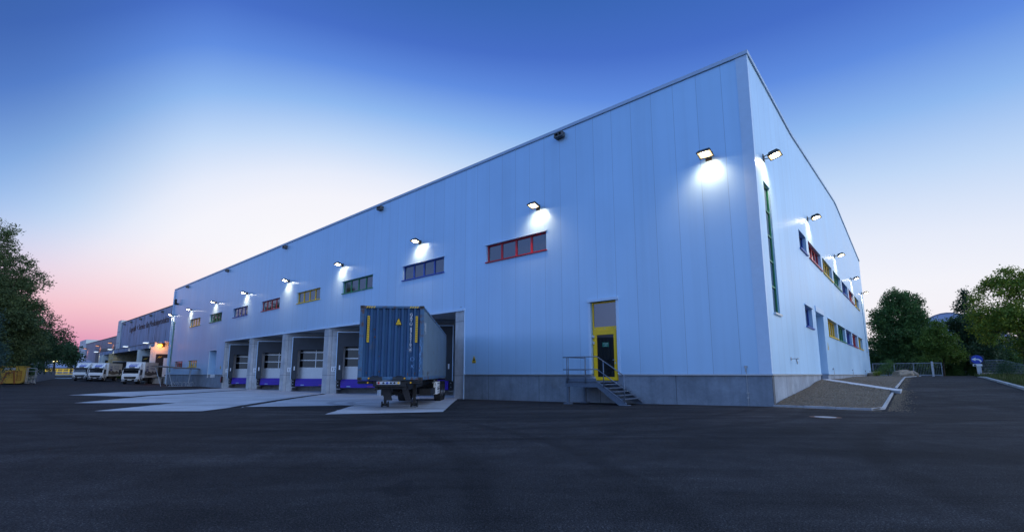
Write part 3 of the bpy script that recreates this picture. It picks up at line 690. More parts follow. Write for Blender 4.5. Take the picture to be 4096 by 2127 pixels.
for sx_ in (-1, 1):
    x0, x1 = sorted((sx_*(CW-.06), sx_*(CW-.003))); mb.box(x0, x1, .17, CL-.12, CZ1-.09, CZ1-.012); mb.box(x0, x1, .17, CL-.12, CZ0+.02, CZ0+.15)
mb.build('rail', m_post, CO, .005)
for sx_ in (-1, 1):
    for y0 in (0, CL-.178):
        for z0 in (CZ0, CZ1-.118):
            x0, x1 = sorted((sx_*(CW-.162), sx_*(CW+.003))); mb = MB(); mb.box(x0, x1, y0-.004, y0+.178, z0, z0+.118); cc = mb.build('corner_casting', m_rust, CO, .008)
            if y0 == 0:
                mb = MB(); mb.tube((sx_*(CW-.08), -.0085, z0+.06), (sx_*(CW-.08), -.0055, z0+.06), .036, 12); mb.build('casting_hole', m_letter, cc)
                mb = MB(); mb.tube((sx_*(CW+.0045), .09, z0+.06), (sx_*(CW+.0075), .09, z0+.06), .036, 12); mb.build('casting_hole', m_letter, cc)
mb = MB(); mb.box(-1.06, 1.06, CL-.09, CL-.04, CZ0+.1, CZ1-.1); mb.build('door', m_cbs, CO)
m_ltr = mat('white_lettering', (.75, .78, .82), .5)
mb = MB()
zc = CZ1-.40
for ch in 'GATU':
    add_text(mb, ch, .155, (.735, .018, zc), (1, 0, 0), (0, 0, 1), align='CENTER', ext=.002); zc -= .123
zc -= .06
for ch in '875210':
    add_text(mb, ch, .155, (.735, .018, zc), (1, 0, 0), (0, 0, 1), align='CENTER', ext=.002); zc -= .123
zc -= .05; add_text(mb, '6', .13, (.735, .018, zc), (1, 0, 0), (0, 0, 1), align='CENTER', ext=.002)
mb.box(.685, .69, .016, .02, zc-.03, zc+.12); mb.box(.785, .79, .016, .02, zc-.03, zc+.12); mb.box(.685, .79, .016, .02, zc-.035, zc-.03); mb.box(.685, .79, .016, .02, zc+.12, zc+.125)
mb.build('container_number', m_ltr, CO)
m_chalk = mat('chalk', (.13, .26, .48), .8)
mb = MB()
add_text(mb, 'O', .22, (.82, .018, CZ0+.74), (1, 0, 0), (0, 0, 1), align='CENTER', ext=.002); add_text(mb, 'K', .2, (.83, .018, CZ0+.47), (1, 0, 0), (.1, 0, 1), align='CENTER', ext=.002)
mb.v = [(x*1, y, z) for x, y, z in mb.v]; mb.build('chalk_mark', m_chalk, CO)
mb = MB(); M_ = lambda a, b, c, d: mb.hexa([(CW+.002, a, b), (CW+.002, a+.05, b), (CW+.004, a+.05, b), (CW+.004, a, b), (CW+.002, c, d), (CW+.002, c+.05, d), (CW+.004, c+.05, d), (CW+.004, c, d)])
M_(.42, 3.02, .42, 3.34); M_(.42, 3.34, .28, 3.2); M_(.62, 2.98, .62, 3.30); M_(.84, 2.9, .84, 3.36); M_(.30, 2.98, .56, 3.0); M_(.62, 3.32, .84, 3.34); mb.build('chalk_mark', m_ltr, CO)
mb = MB(); rnd = random.Random(3)
for i in range(16):
    z = CZ0+.35+i*.075; x = 1.12+rnd.uniform(-.03, .03); mb.hexa([(x, -.004, z), (x+.02, -.004, z), (x+.02, -.002, z), (x, -.002, z), (x+rnd.uniform(-.04, .04), -.004, z+.07), (x+rnd.uniform(.0, .05), -.004, z+.07), (x+.02, -.002, z+.07), (x, -.002, z+.07)])
mb.build('chalk_mark', m_chalk, CO)
for x in (-.935, .905):     # yellow height-warning strips with text
    mb = MB(); mb.box(x, x+.085, .016, .022, CZ1-1.42, CZ1-.40); sp_ = mb.build('warning_strip', m_sign_y, CO)
    mb = MB()
    for i in range(14):
        for q in (0, 1): mb.box(x+.016+.032*q, x+.036+.032*q, .0125, .0155, CZ1-1.37+i*.069, CZ1-1.335+i*.069)
    mb.build('print', m_letter, sp_)
mb = MB(); mb.mi = 1; T3 = [(.13, .3), (.335, .3), (.2325+.02, .52), (.2325-.02, .52)]; ox, oz = .02, CZ1-1.03
mb.prism([(ox+.11, .018, oz+.275), (ox+.355, .018, oz+.275), (ox+.365, .018, oz+.30), (ox+.255, .018, oz+.545), (ox+.21, .018, oz+.545), (ox+.10, .018, oz+.30)], (0, .004, 0)); mb.mi = 0
mb.prism([(ox+.13, .014, oz+.295), (ox+.335, .014, oz+.295), (ox+.24, .014, oz+.52), (ox+.225, .014, oz+.52)], (0, .003, 0)); mb.mi = 1
add_text(mb, 'SUPER', .042, (ox+.2325, .0125, oz+.365), (1, 0, 0), (0, 0, 1), align='CENTER', ext=.001); add_text(mb, 'HEAVY', .042, (ox+.2325, .0125, oz+.315), (1, 0, 0), (0, 0, 1), align='CENTER', ext=.001)
mb.build('warning_triangle', [m_sign_y, m_letter], CO)
mb = MB()
for x0 in (-1.0, .66):
    for i in range(4): mb.hexa([(x0+i*.09, .0005, CZ1-.095), (x0+i*.09+.045, .0005, CZ1-.095), (x0+i*.09+.045, .003, CZ1-.095), (x0+i*.09, .003, CZ1-.095), (x0+i*.09+.05, .0005, CZ1-.02), (x0+i*.09+.095, .0005, CZ1-.02), (x0+i*.09+.095, .003, CZ1-.02), (x0+i*.09+.05, .003, CZ1-.02)])
mb.build('hazard_stripe', m_sign_y, CO)
rnd = random.Random(11)
m_rp = mat('rust_patch', (.11, .045, .022), .8, noise=(20, .4))
mb = MB()
def blot(cx, cz, w_, h_, yv):
    n = 9; mb.prism([(cx+w_*math.cos(6.283*i/n)*rnd.uniform(.5, 1), yv, cz+h_*math.sin(6.283*i/n)*rnd.uniform(.5, 1)) for i in range(n)], (0, .002, 0))
for cx, cz, w_, h_ in ((-.66, 3.02, .05, .03), (-.63, 2.72, .05, .05), (-.44, 1.98, .02, .03), (-.42, 1.40, .035, .05), (.15, 2.9, .012, .02), (.42, 2.4, .012, .02), (.62, 2.25, .012, .03), (-.2, 2.15, .012, .015), (-.72, 2.5, .012, .015), (.66, 1.3, .02, .07), (.93, 1.32, .02, .06), (-.9, 1.35, .02, .05)):
    blot(cx, cz, w_, h_, .0255)
mb.build('rust_spot', m_rp, CO)
mb = MB()
for i in range(26):
    y = rnd.uniform(.3, 12.5); z = rnd.choice((rnd.uniform(1.25, 1.5), rnd.uniform(1.3, 3.6))); n = 7; w_, h_ = rnd.uniform(.01, .04), rnd.uniform(.02, .14)
    mb.prism([(CW-.0165, y+w_*math.cos(6.283*q/n), z+h_*math.sin(6.283*q/n)*rnd.uniform(.5, 1)) for q in range(n)], (-.002, 0, 0))
mb.build('rust_spot', m_rp, CO)

TR = thing('container_trailer', 'black container trailer standing on its landing legs', 'trailer', CM)
mb = MB()
for x in (-.52, .52): mb.box(x-.07, x+.07, .15, 13.9, .70, 1.035)
for y in (.2, 3.4, 7.2, 9.0, 11.2, 13.2): mb.box(-.45, .45, y, y+.12, .74, .98)
for y in (.05, 6.9, 13.3): mb.box(-1.2, 1.2, y+.03, y+.22, .93, 1.045)
mb.box(-.62, .62, -.03, .04, .84, 1.05); mb.box(-1.2, 1.2, -.02, .05, .99, 1.05)
fr_ = mb.build('chassis', m_blk2, TR, .006)
mb = MB(); mb.box(-.48, .40, -.052, -.031, .915, 1.03); cpl = mb.build('coupling_plate', mat('plate_grey', (.55, .6, .68), .4, .3), TR)
for x, c in ((-.40, 'red'), (-.22, None), (-.08, 'blue'), (.06, None), (.19, None), (.34, 'yellow')):
    mb = MB(); mb.tube((x, -.09, .972), (x, -.053, .972), .042 if c else .036, 12); mb.tube((x, -.11, .972), (x, -.091, .972), .022, 10); mb.build('coupling', PAINT[c] if c else m_black, cpl)
for x0, x1, l in ((-.80, -.27, -1), (.10, .62, 1)):    # locking lever boxes in front of the container
    mb = MB(); mb.hexa([(x0, -.16, 1.06), (x1, -.16, 1.06), (x1, -.02, 1.06), (x0, -.02, 1.06), (x0+.03, -.10, 1.19), (x1-.03, -.10, 1.19), (x1-.03, -.02, 1.2), (x0+.03, -.02, 1.2)]); mb.path([(x0+.15, -.07, 1.19), (x0+.15, -.07, 1.225), (x1-.15, -.07, 1.225), (x1-.15, -.07, 1.19)], .016); mb.build('front_stop', m_blk2, TR, .01)
    xm = x0+.04 if l < 0 else x1-.04
    mb = MB(); mb.box(xm-.028, xm+.028, -.175, -.161, 1.125, 1.17); mb.build('marker_lamp', mat('amber_reflector', (.85, .42, .02), .25), TR)
for sx_ in (-1, 1):
    mb = MB(); x0, x1 = sorted((sx_*.64, sx_*1.19)); mb.box(x0, x1, -.09, -.02, .955, 1.0); mb.tube((sx_*.66, -.06, 1.03), (sx_*1.15, -.06, 1.03), .022); mb.build('front_bolster', m_blk2, TR)
    mb = MB(); mb.tube((sx_*.80, -.105, .985), (sx_*.80, -.091, .985), .032, 12); mb.build('marker_lamp', MATS['amber_reflector'], TR)
for x in (-.62, .62):
    gz_ = zw(-4.5, 20.4); mb = MB(); mb.box(x-.075, x+.075, 2.42, 2.58, .35, .98); mb.box(x-.055, x+.055, 2.44, 2.56, gz_+.1, .36); lg = mb.build('landing_leg', m_blk2, TR, .006)
    mb = MB(); mb.box(x-.15, x+.15, 2.35, 2.65, gz_-.01, gz_+.035); mb.tube((x-.14, 2.5, gz_+.12), (x+.14, 2.5, gz_+.12), .05)
    for q in (-.13, .13): mb.prism([(x+q-.02, 2.36, gz_+.03), (x+q-.02, 2.64, gz_+.03), (x+q-.02, 2.56, gz_+.26), (x+q-.02, 2.44, gz_+.26)], (.04, 0, 0))
    mb.build('foot', m_blk2, lg)
mb = MB(); mb.tube((-.55, 2.5, .5), (.55, 2.5, .5), .03); mb.tube((-.55, 2.55, .3), (.3, 3.2, .8), .025); mb.tube((.55, 2.55, .3), (-.3, 3.2, .8), .025); mb.build('leg_brace', m_blk2, TR)
for x0, x1 in ((-.45, -.13), (.32, .60)):
    mb = MB(); mb.hexa([(x0, .5, .88), (x1, .5, .88), (x1, .52, .88), (x0, .52, .88), (x0+.18, .75, .28), (x1+.12, .75, .28), (x1+.12, .77, .28), (x0+.18, .77, .28)]); mb.build('mud_flap', mat('grey_rubber', (.03, .03, .034), .7), TR)
m_tyre = mat('tyre', (.014, .014, .015), .8, noise=(10, .2)); m_rim = mat('rim', (.2, .21, .23), .45, .5, noise=(8, .2))
def wheel(parent, x, y, z, r, w_, side):
    """tyre with rounded shoulders, dished rim as its sub-part; axle along x"""
    mb = MB(); n = 28; prof = [(-w_/2, r*.62), (-w_/2, r*.9), (-w_/2+.04, r), (w_/2-.04, r), (w_/2, r*.9), (w_/2, r*.62)]
    for (a, ra), (b, rb_) in zip(prof[:-1], prof[1:]):
        for i in range(n):
            p, q = 6.2832*i/n, 6.2832*(i+1)/n
            mb.poly([(x+a, y+ra*math.cos(p), z+ra*math.sin(p)), (x+b, y+rb_*math.cos(p), z+rb_*math.sin(p)), (x+b, y+rb_*math.cos(q), z+rb_*math.sin(q)), (x+a, y+ra*math.cos(q), z+ra*math.sin(q))])
    wh = mb.build('wheel', m_tyre, parent, smooth=False)
    mb = MB(); o = side*w_/2
    mb.tube((x+o-side*.02, y, z), (x+o-side*.06, y, z), r*.63, 22, r*.45); mb.tube((x+o-side*.06, y, z), (x+o+side*.02, y, z), r*.26, 14, r*.2)
    for i in range(8): an = 6.2832*i/8; mb.tube((x+o-side*.06, y+r*.36*math.cos(an), z+r*.36*math.sin(an)), (x+o-side*.02, y+r*.36*math.cos(an), z+r*.36*math.sin(an)), .02, 6)
    mb.build('rim', m_rim, wh)
for y in (9.75, 11.05, 12.35):
    for sx_ in (-1, 1):
        cw = CM @ Vector((sx_*1.02, y, 0)); gz_ = zw(cw.x, cw.y)
        wheel(TR, sx_*1.03, y, gz_+.52, .53, .385, sx_)
    mb = MB(); mb.tube((-.85, y, .27), (.85, y, .27), .07); mb.build('axle', m_blk2, TR)
for sx_ in (-1, 1):
    for y in (9.75, 11.05, 12.35):
        mb = MB()
        for i in range(8):
            a, b = R(20+17.5*i), R(20+17.5*(i+1)); c0, c1 = sorted((sx_*.84, sx_*1.22)); zc_ = .27; rr = .6
            mb.hexa([(c0, y+rr*math.cos(a), zc_+rr*math.sin(a)), (c1, y+rr*math.cos(a), zc_+rr*math.sin(a)), (c1, y+rr*math.cos(b), zc_+rr*math.sin(b)), (c0, y+rr*math.cos(b), zc_+rr*math.sin(b)),
                     (c0, y+(rr+.015)*math.cos(a), zc_+(rr+.015)*math.sin(a)), (c1, y+(rr+.015)*math.cos(a), zc_+(rr+.015)*math.sin(a)), (c1, y+(rr+.015)*math.cos(b), zc_+(rr+.015)*math.sin(b)), (c0, y+(rr+.015)*math.cos(b), zc_+(rr+.015)*math.sin(b))])
        mb.build('mudguard', m_black, TR)
for q, nm in (((-1.0, 1.0, 8.7, 8.74, .2, .8), 'splash_panel'), ((.62, 1.15, 4.2, 8.4, .32, .62), 'side_locker'), ((-1.15, -.62, 4.2, 8.4, .32, .62), 'side_locker'), ((-.9, .9, 13.9, 14.0, .35, .5), 'underrun_guard')):
    mb = MB(); mb.box(*q); mb.build(nm, m_blk2, TR)
def plate_board(sx_):
    x0, x1 = (.98, 1.22) if sx_ > 0 else (-1.22, -1.14)
    mb = MB(); y0, y1 = 6.6, 8.3
    xx = sx_*1.225; mb.hexa([(xx-.012, y0, .28), (xx+.012, y0, .28), (xx+.012, y1, .28), (xx-.012, y1, .28), (xx-.012, y0, .92), (xx+.012, y0, .92), (xx+.012, y1, .92), (xx-.012, y1, .92)])
    mb.box(min(xx, xx-sx_*.17), max(xx, xx-sx_*.17), y0-.02, y0, .28, .92)
    o = mb.build('side_board', m_white, TR)
    mb = MB()
    for i in range(3): add_text(mb, '1', .2, (xx-sx_*.085, y0-.023, .72-.19*i), (1, 0, 0), (0, 0, 1), align='CENTER', ext=.002)
    if sx_ > 0:
        for z, h in ((.80, .05), (.62, .03), (.50, .07), (.38, .02)): mb.box(xx+.0125, xx+.0145, y0+.15, y1-.15, z, z+h)
    mb.build('print', m_letter, o)
plate_board(1); plate_board(-1)
mb = MB()
for i in range(5): mb.tube((1.0, 6.5+.3*i, .86), (1.12, 6.5+.3*i, .95), .04, 8); mb.tube((1.08, 6.5+.3*i, .8), (1.08, 6.5+.3*i, 1.0), .014, 6)
mb.build('valve', m_galv, TR)
mb = MB(); mb.tube((-.98, 3.0, .62), (-.98, 3.0, .95), .05, 8); mb.prism([(-.85, 3.1, .58), (-.55, 3.1, .58), (-.66, 3.1, .85), (-.78, 3.1, .85)], (0, .02, 0)); mb.build('support_bracket', m_white, TR)

# ---------------------------------------------------------------- delivery lorries
m_blue_logo = mat('logo_blue', (.03, .06, .40), .45); m_navy = mat('logo_navy', (.03, .05, .20), .5)
m_beige = mat('lorry_box', (.62, .60, .55), .4, noise=(1, .05)); m_wind = mat('windscreen', (.01, .012, .015), .05, spec=.8)
m_pic = mat('printed_picture', (.07, .06, .05), .5, noise=(2.2, .6)); m_chrome = mat('headlamp', (.6, .63, .68), .15, .6)
def lorry(M, label, style):
    o = thing('delivery_lorry', label, 'lorry', M, 'delivery lorries at the loading bays')
    # cab: side profile extruded across, then details
    prof = [(0.02, .50), (0.0, 1.18), (.03, 1.42), (.24, 2.36), (.36, 2.52), (.6, 2.58), (1.72, 2.6), (1.72, .62), (1.66, .62), (1.5, .95), (1.2, 1.08), (.9, .95), (.74, .55)]
    mb = MB(); mb.prism([(-1.13, y, z) for y, z in prof], (2.26, 0, 0)); cab = mb.build('cab', m_white, o, .05, seg=3)
    mb = MB(); mb.hexa([(-1.05, .045, 1.45), (1.05, .045, 1.45), (1.05, .12, 1.45), (-1.05, .12, 1.45), (-1.0, .195, 2.24), (1.0, .195, 2.24), (1.0, .27, 2.24), (-1.0, .27, 2.24)]); ws = mb.build('windscreen', m_wind, cab, .02)
    mb = MB(); mb.hexa([(-1.08, .06, 2.27), (1.08, .06, 2.27), (1.08, .3, 2.3), (-1.08, .3, 2.3), (-1.08, .08, 2.52), (1.08, .08, 2.52), (1.08, .34, 2.56), (-1.08, .34, 2.56)]); mb.build('sun_visor', m_black, cab, .02)
    mb = MB()
    if style == 0: mb.prism([(-.72, -.02, .86), (.72, -.02, .86), (.82, -.02, 1.2), (-.82, -.02, 1.2)], (0, .03, 0))
    else: mb.prism([(-.66, -.02, .84), (.66, -.02, .84), (.9, -.02, 1.16), (-.9, -.02, 1.16)], (0, .03, 0))
    gr = mb.build('grille', m_black, cab, .02)
    mb = MB()
    for z in (.92, .99, 1.06, 1.13): mb.box(-.62, .62, -.026, -.021, z, z+.02)
    mb.build('grille_bar', m_lampbody, gr)
    if style: 
        mb = MB()
        for q in (-1, 1): mb.prism([(q*.92, -.015, .82), (q*1.02, -.015, .82), (q*1.08, -.015, 1.12), (q*1.0, -.015, 1.12)], (0, .03, 0))
        mb.build('air_slot', m_black, cab)
    mb = MB(); mb.box(-1.14, 1.14, -.10, .55, .32, .80); bp = mb.build('bumper', m_black, o, .05, seg=3)
    for q in (-1, 1):
        mb = MB(); x0, x1 = sorted((q*.62, q*1.08)); mb.box(x0, x1, -.115, -.06, .62, .74); mb.box(x0, x1, -.112, -.06, .46, .53); mb.build('headlight', m_chrome, bp, .01)
    mb = MB(); mb.box(-.27, .27, -.115, -.102, .62, .74); npl = mb.build('number_plate', m_sign_w, bp)
    mb = MB(); add_text(mb, 'STA SM 352', .095, (0, -.118, .645), (1, 0, 0), (0, 0, 1), align='CENTER', ext=.001); mb.build('plate_letters', m_letter, npl)
    for q in (-1, 1):
        mb = MB(); x = q*1.135
        mb.prism([(x, .3, 1.42), (x, 1.25, 1.42), (x, 1.25, 2.25), (x, .42, 2.25)], (q*.012, 0, 0)); dw = mb.build('side_window', m_wind, cab)
        mb = MB(); mb.tube((q*1.12, .35, 2.25), (q*1.42, .1, 2.25), .02); mb.box(min(q*1.33, q*1.55), max(q*1.33, q*1.55), .02, .12, 1.75, 2.3); mb.box(min(q*1.36, q*1.52), max(q*1.36, q*1.52), .02, .1, 1.5, 1.72); mb.build('mirror', m_black, o, .02)
        mb = MB(); mb.box(min(x, x+q*.03), max(x, x+q*.03), .95, 1.1, .98, 1.25); mb.build('handle', m_black, cab)
    mb = MB(); mb.hexa([(-.95, .62, 2.6), (.95, .62, 2.6), (.95, 1.7, 2.6), (-.95, 1.7, 2.6), (-1.02, 1.35, 3.35), (1.02, 1.35, 3.35), (1.02, 1.7, 3.4), (-1.02, 1.7, 3.4)]); df = mb.build('roof_deflector', m_white, o, .06, seg=3)
    mb = MB(); ay = Vector((0, .73, .75)).normalized(); n_ = Vector((1, 0, 0)).cross(ay); base = Vector((-.62, .62+.24*.97, 2.6+.24)) + n_*.012
    for (a, b) in ((-.02, .05),): mb.hexa([base+Vector((.0, 0, 0))+ay*a, base+Vector((1.1, 0, 0))+ay*a, base+Vector((1.1, 0, 0))+ay*a-n_*.01, base+ay*a-n_*.01, base+Vector((.08, 0, 0))+ay*.22, base+Vector((1.18, 0, 0))+ay*.22, base+Vector((1.18, 0, 0))+ay*.22-n_*.01, base+Vector((.08, 0, 0))+ay*.22-n_*.01])
    add_text(mb, 'Seidel', .5, base+Vector((.08, 0, 0))+ay*.29, (1, 0, 0), ay, width=1.12, ext=.004, shear=.25); mb.build('logo', m_blue_logo, df)
    mb = MB(); mb.box(-.36, .36, .34, .42, 2.58, 2.75); mb.box(-1.0, -.95, .4, .45, 2.58, 2.82); mb.box(.95, 1.0, .4, .45, 2.58, 2.82); mb.build('roof_lamp', m_black, cab)
    mb = MB(); mb.box(-1.27, 1.27, 1.9, 8.5, 1.02, 3.55); bx = mb.build('box_body', m_beige, o, .02)
    mb = MB()
    for q in (-1, 1):
        x0, x1 = sorted((q*1.16, q*1.285)); mb.box(x0, x1, 1.87, 2.03, 1.0, 3.57)
    mb.box(-1.16, 1.16, 1.87, 1.9, 3.48, 3.57); mb.box(-1.16, 1.16, 1.868, 1.9, 1.0, 3.48); mb.build('box_frame', m_white, bx)
    for q in (1, -1):
        X = q*1.274; ry = (0, q, 0)
        mb = MB(); y0 = 2.55 if q > 0 else 3.75
        add_text(mb, 'Seidel', .62, (X, y0, 2.62), ry, (0, 0, 1), width=1.15, ext=.003, shear=.25)
        for a, b in ((2.27, 2.46), (2.05, 2.24)): mb.box(min(X, X+q*.004), max(X, X+q*.004), min(y0, y0+q*1.15), max(y0, y0+q*1.15), a, b)
        mb.build('logo', m_navy, bx)
        mb = MB(); y0 = 4.25 if q > 0 else 7.2
        add_text(mb, 'Logistik + Service', .32, (X, y0, 2.85), ry, (0, 0, 1), width=2.6, ext=.003); add_text(mb, 'für Medizinprodukte', .32, (X, y0, 2.42), ry, (0, 0, 1), width=2.6, ext=.003); mb.build('side_lettering', m_navy, bx)
        mb = MB(); rn = random.Random(5); top = [(y, 1.75+.2*abs(math.sin(1.9*y))+.22*rn.random()) for y in np.arange(2.1, 8.4, .18)]; bot = [(y, 1.42+.12*math.sin(1.1*y)) for y in np.arange(8.3, 2.0, -.3)]
        mb.prism([(X, y, z) for y, z in top+bot], (q*.003, 0, 0)); mb.build('side_picture', m_pic, bx)
    mb = MB()
    for x in (-.4, .4): mb.box(x-.06, x+.06, .5, 8.4, .72, .99)
    mb.box(-1.1, 1.1, 2.9, 4.6, .45, .95); mb.box(-1.1, 1.1, 8.3, 8.4, .4, .55); mb.build('chassis', m_black, o)
    for y, dual in ((1.18, 0), (6.3, 1)):
        for q in (-1, 1): wheel(o, q*(.98 if not dual else .92), y, .46, .46, .28 if not dual else .52, q)
    mb = MB(); mb.tube((-.9, 1.18, .46), (.9, 1.18, .46), .05); mb.tube((-.9, 6.3, .46), (.9, 6.3, .46), .06); mb.build('axle', m_black, o)
    return o
def lorry_at(px, Y, sc_, label, style):
    X = px; z = zw(X, Y)
    lorry(Matrix.Translation((X, Y, z)) @ Matrix.Rotation(R(21), 4, 'Z') @ Matrix.Scale(sc_, 4), label, style)
lorry_at(-60.5, 75.2, 1.0, 'white delivery lorry nearest the warehouse, in front of the orange lamp', 0)
lorry_at(-76.9, 87.5, .97, 'white delivery lorry in the middle of the three, overlapping the far one', 1)
lorry_at(-81.0, 88.8, .97, 'white delivery lorry farthest left, half hidden by the middle one', 1)

# ---------------------------------------------------------------- bike shelter and bike stand
BS = thing('bike_shelter', 'small flat roofed bike shelter on thin steel posts by the far plinth', 'shelter', place(-46.9, 66.6, zw(-46.9, 66.6), AL-R(4)))
mb = MB(); mb.hexa([(-2.7, -1.3, 2.72), (2.6, -1.3, 2.40), (2.6, 1.2, 2.40), (-2.7, 1.2, 2.72), (-2.7, -1.3, 2.88), (2.6, -1.3, 2.50), (2.6, 1.2, 2.50), (-2.7, 1.2, 2.88)]); mb.build('roof', mat('shelter_roof', (.10, .10, .095), .6, noise=(2, .2)), BS)
mb = MB()
for a in (((-2.4, -1.1, 2.7), (-1.2, -1.3, 0)), ((-.6, -1.2, 2.6), (.3, -1.2, 0)), ((1.0, 1.1, 2.5), (.9, 1.1, 0)), ((2.2, -.4, 2.4), (1.9, -.4, 0)), ((-2.3, 1.0, 2.7), (-2.1, 1.0, 0))): mb.tube(a[0], a[1], .04)
mb.path([(.3, -1.2, .05), (1.9, -.4, .05), (.9, 1.1, .05)], .03); mb.build('post', m_galv, BS)
BR = thing('bike_stand', 'low row of steel hoops for bikes under the small shelter', 'bike stand', place(-46.2, 66.2, zw(-46.2, 66.2), AL))
mb = MB(); mb.tube((-1.2, -.5, .06), (2.0, -.5, .06), .03); mb.tube((-1.2, .5, .06), (2.0, .5, .06), .03); mb.build('base_rail', m_galv, BR)
for i in range(6):
    mb = MB(); x = -1.0+.52*i; mb.path([(x, -.5, .06), (x+.12, -.4, .55), (x+.28, -.3, .62), (x+.4, -.25, .5), (x+.3, .4, .06)], .022, 6); mb.build('hoop', m_galv, BR)

# ---------------------------------------------------------------- older logistics hall beyond
def streaky(name, col, pitch):
    m = panel_mat(name, 1, col, pitch, 0, rough=.55, joint=.8, jw=.03, var=.12); t = NT(m.node_tree); b = m.node_tree.nodes['Principled BSDF']
    oc = t.n('ShaderNodeTexCoord').outputs['Object']; src = b.inputs['Base Color'].links[0].from_socket
    st = t.math('MULTIPLY', t.mr(t.noise(t.mapv(oc, (1, 1.6, .10)), 1, 6, .7), .52, .62, 0, .9), t.mr(t.noise(oc, .35, 3), .38, .58, .25, 1))
    t.put(b.inputs['Base Color'], t.mix(st, src, (.05, .055, .075, 1))); return m
m_old = streaky('old_cladding', (.30, .37, .52), .6); m_old2 = streaky('old_grey_cladding', (.27, .27, .31), .6); m_pale = mat('pale_cladding', (.50, .58, .60), .5, noise=(1, .05))
OH = thing('logistics_hall', 'older streaked blue grey hall with black lettering above a loading canopy', 'building', SITE)
mb = MB(); mb.box(2.5, 40, 91.2, 148.6, 6.9, 14.35); mb.build('upper_wall', m_old, OH)
mb = MB(); mb.box(2.42, 40, 91.2, 148.7, 14.35, 14.5); mb.build('roof_trim', m_blk2, OH)
mb = MB(); mb.box(2.3, 30, 148.6, 152.4, -.5, 15.1); mb.build('stair_tower', m_pale, OH)
mb = MB()
for z in (9.2, 12.1): mb.box(2.28, 2.3, 148.7, 152.3, z, z+.06)
mb.build('joint', m_dark, OH)
mb = MB(); add_text(mb, 'Logistik + Service für Medizinprodukte', 1.9, (2.47, 138.6, 11.35), (0, -1, 0), (0, 0, 1), width=34.6, ext=.02); mb.build('wall_lettering', m_letter, OH)
mb = MB(); mb.box(.0, 2.45, 98.9, 158.5, 6.2, 7.05); mb.hexa([(.1, 99, 6.9), (2.5, 91.3, 6.9), (2.5, 99, 6.9), (1, 99, 6.9), (.1, 99, 7.2), (2.5, 91.3, 7.2), (2.5, 99, 7.2), (1, 99, 7.2)]); mb.build('canopy', m_old, OH)
mb = MB(); mb.box(-.05, 2.45, 98.85, 158.55, 7.05, 7.15); mb.build('canopy_trim', m_blk2, OH)
BH = R(21)      # heading of the older hall's bays and of the lorries
DC, DS = math.cos(TH-BH), math.sin(TH-BH)
def hall_bay(tA, L, door, s0=.05):
    M = Matrix(((DC, DS, 0, s0), (-DS, DC, 0, tA), (0, 0, 1, 0), (0, 0, 0, 1)))
    mb = MB(M)
    mb.box(0, L, .0, .3, -.8, 7.0 if tA < 100 else 6.18); mb.box(-.5, .0, -.05, .5, -.8, 6.18); wl = mb.build('bay_wall', m_pale, OH)
    mb = MB(M); mb.box(.55, L-.3, -.6, -.02, .9, 4.9); sh = mb.build('dock_shelter', m_black, OH)
    mb = MB(M)
    for x in (.8, 1.05): mb.hexa([(x, -.62, 4.2), (x+.1, -.62, 4.2), (x+.1, -.605, 4.2), (x, -.605, 4.2), (x+.3, -.62, 4.5), (x+.4, -.62, 4.5), (x+.4, -.605, 4.5), (x+.3, -.605, 4.5)])
    mb.box(.85, 1.05, -.62, -.605, 1.9, 3.0); mb.build('yellow_mark', m_sign_y, sh)
    if door:
        mb = MB(M); mb.box(1.75, L-.3, -.66, -.61, .85, 4.2); d = mb.build('hall_door', m_white, OH)
        mb = MB(M); mb.box(2.3, 3.5, -.675, -.662, 3.0, 3.5); mb.box(2.1, 2.6, -.675, -.662, 1.1, 1.25); mb.build('glazing', m_glass, d)
        mb = MB(M); mb.box(-.5, 1.9, -1.2, .0, -.8, .55); mb.build('dock_kerb', m_pier, OH)
        mb = MB(M); mb.box(2.4, L, -.75, -.61, .2, .8); mb.build('dock_leveller', mat('brown_paint', (.10, .03, .02), .6), OH)
hall_bay(98.4, 6.2, True, -.5); hall_bay(111.6, 6.0, False); hall_bay(151.0, 5.0, False)
M = Matrix(((DC, DS, 0, .05), (-DS, DC, 0, 140.6), (0, 0, 1, 0), (0, 0, 0, 1)))
mb = MB(M); mb.box(-.6, 0, -.05, .6, -.5, 6.18); mb.box(0, 20, .0, .3, -.5, 6.18); mb.build('bay_wall', mat('yellow_lit_wall', (.40, .36, .22), .7), OH)  # yellow of the tube lights is put into the wall colour
mb = MB(M); mb.box(.5, 12.0, -.6, -.02, .8, 4.3); mb.build('dock_shelter', m_black, OH)
mb = MB(M); mb.box(.4, 12.1, -.66, -.6, 4.3, 4.42); mb.box(12.0, 12.12, -.66, -.6, .8, 4.3); mb.build('shelter_rail', m_trim, OH)
mb = MB(M)      # lattice girder under the canopy
for i in range(20): mb.tube((.9*i+.3, -.9, 5.0), (.9*i+.75, -.9, 6.15), .035, 6); mb.tube((.9*i+.75, -.9, 6.15), (.9*i+1.2, -.9, 5.0), .035, 6)
mb.tube((0, -.9, 5.0), (19, -.9, 5.0), .05, 6); mb.build('lattice_girder', m_galv, OH)
m_tube = mat('tube_light', (1, .9, .6), .3, emit=((1, .75, .32), 9))
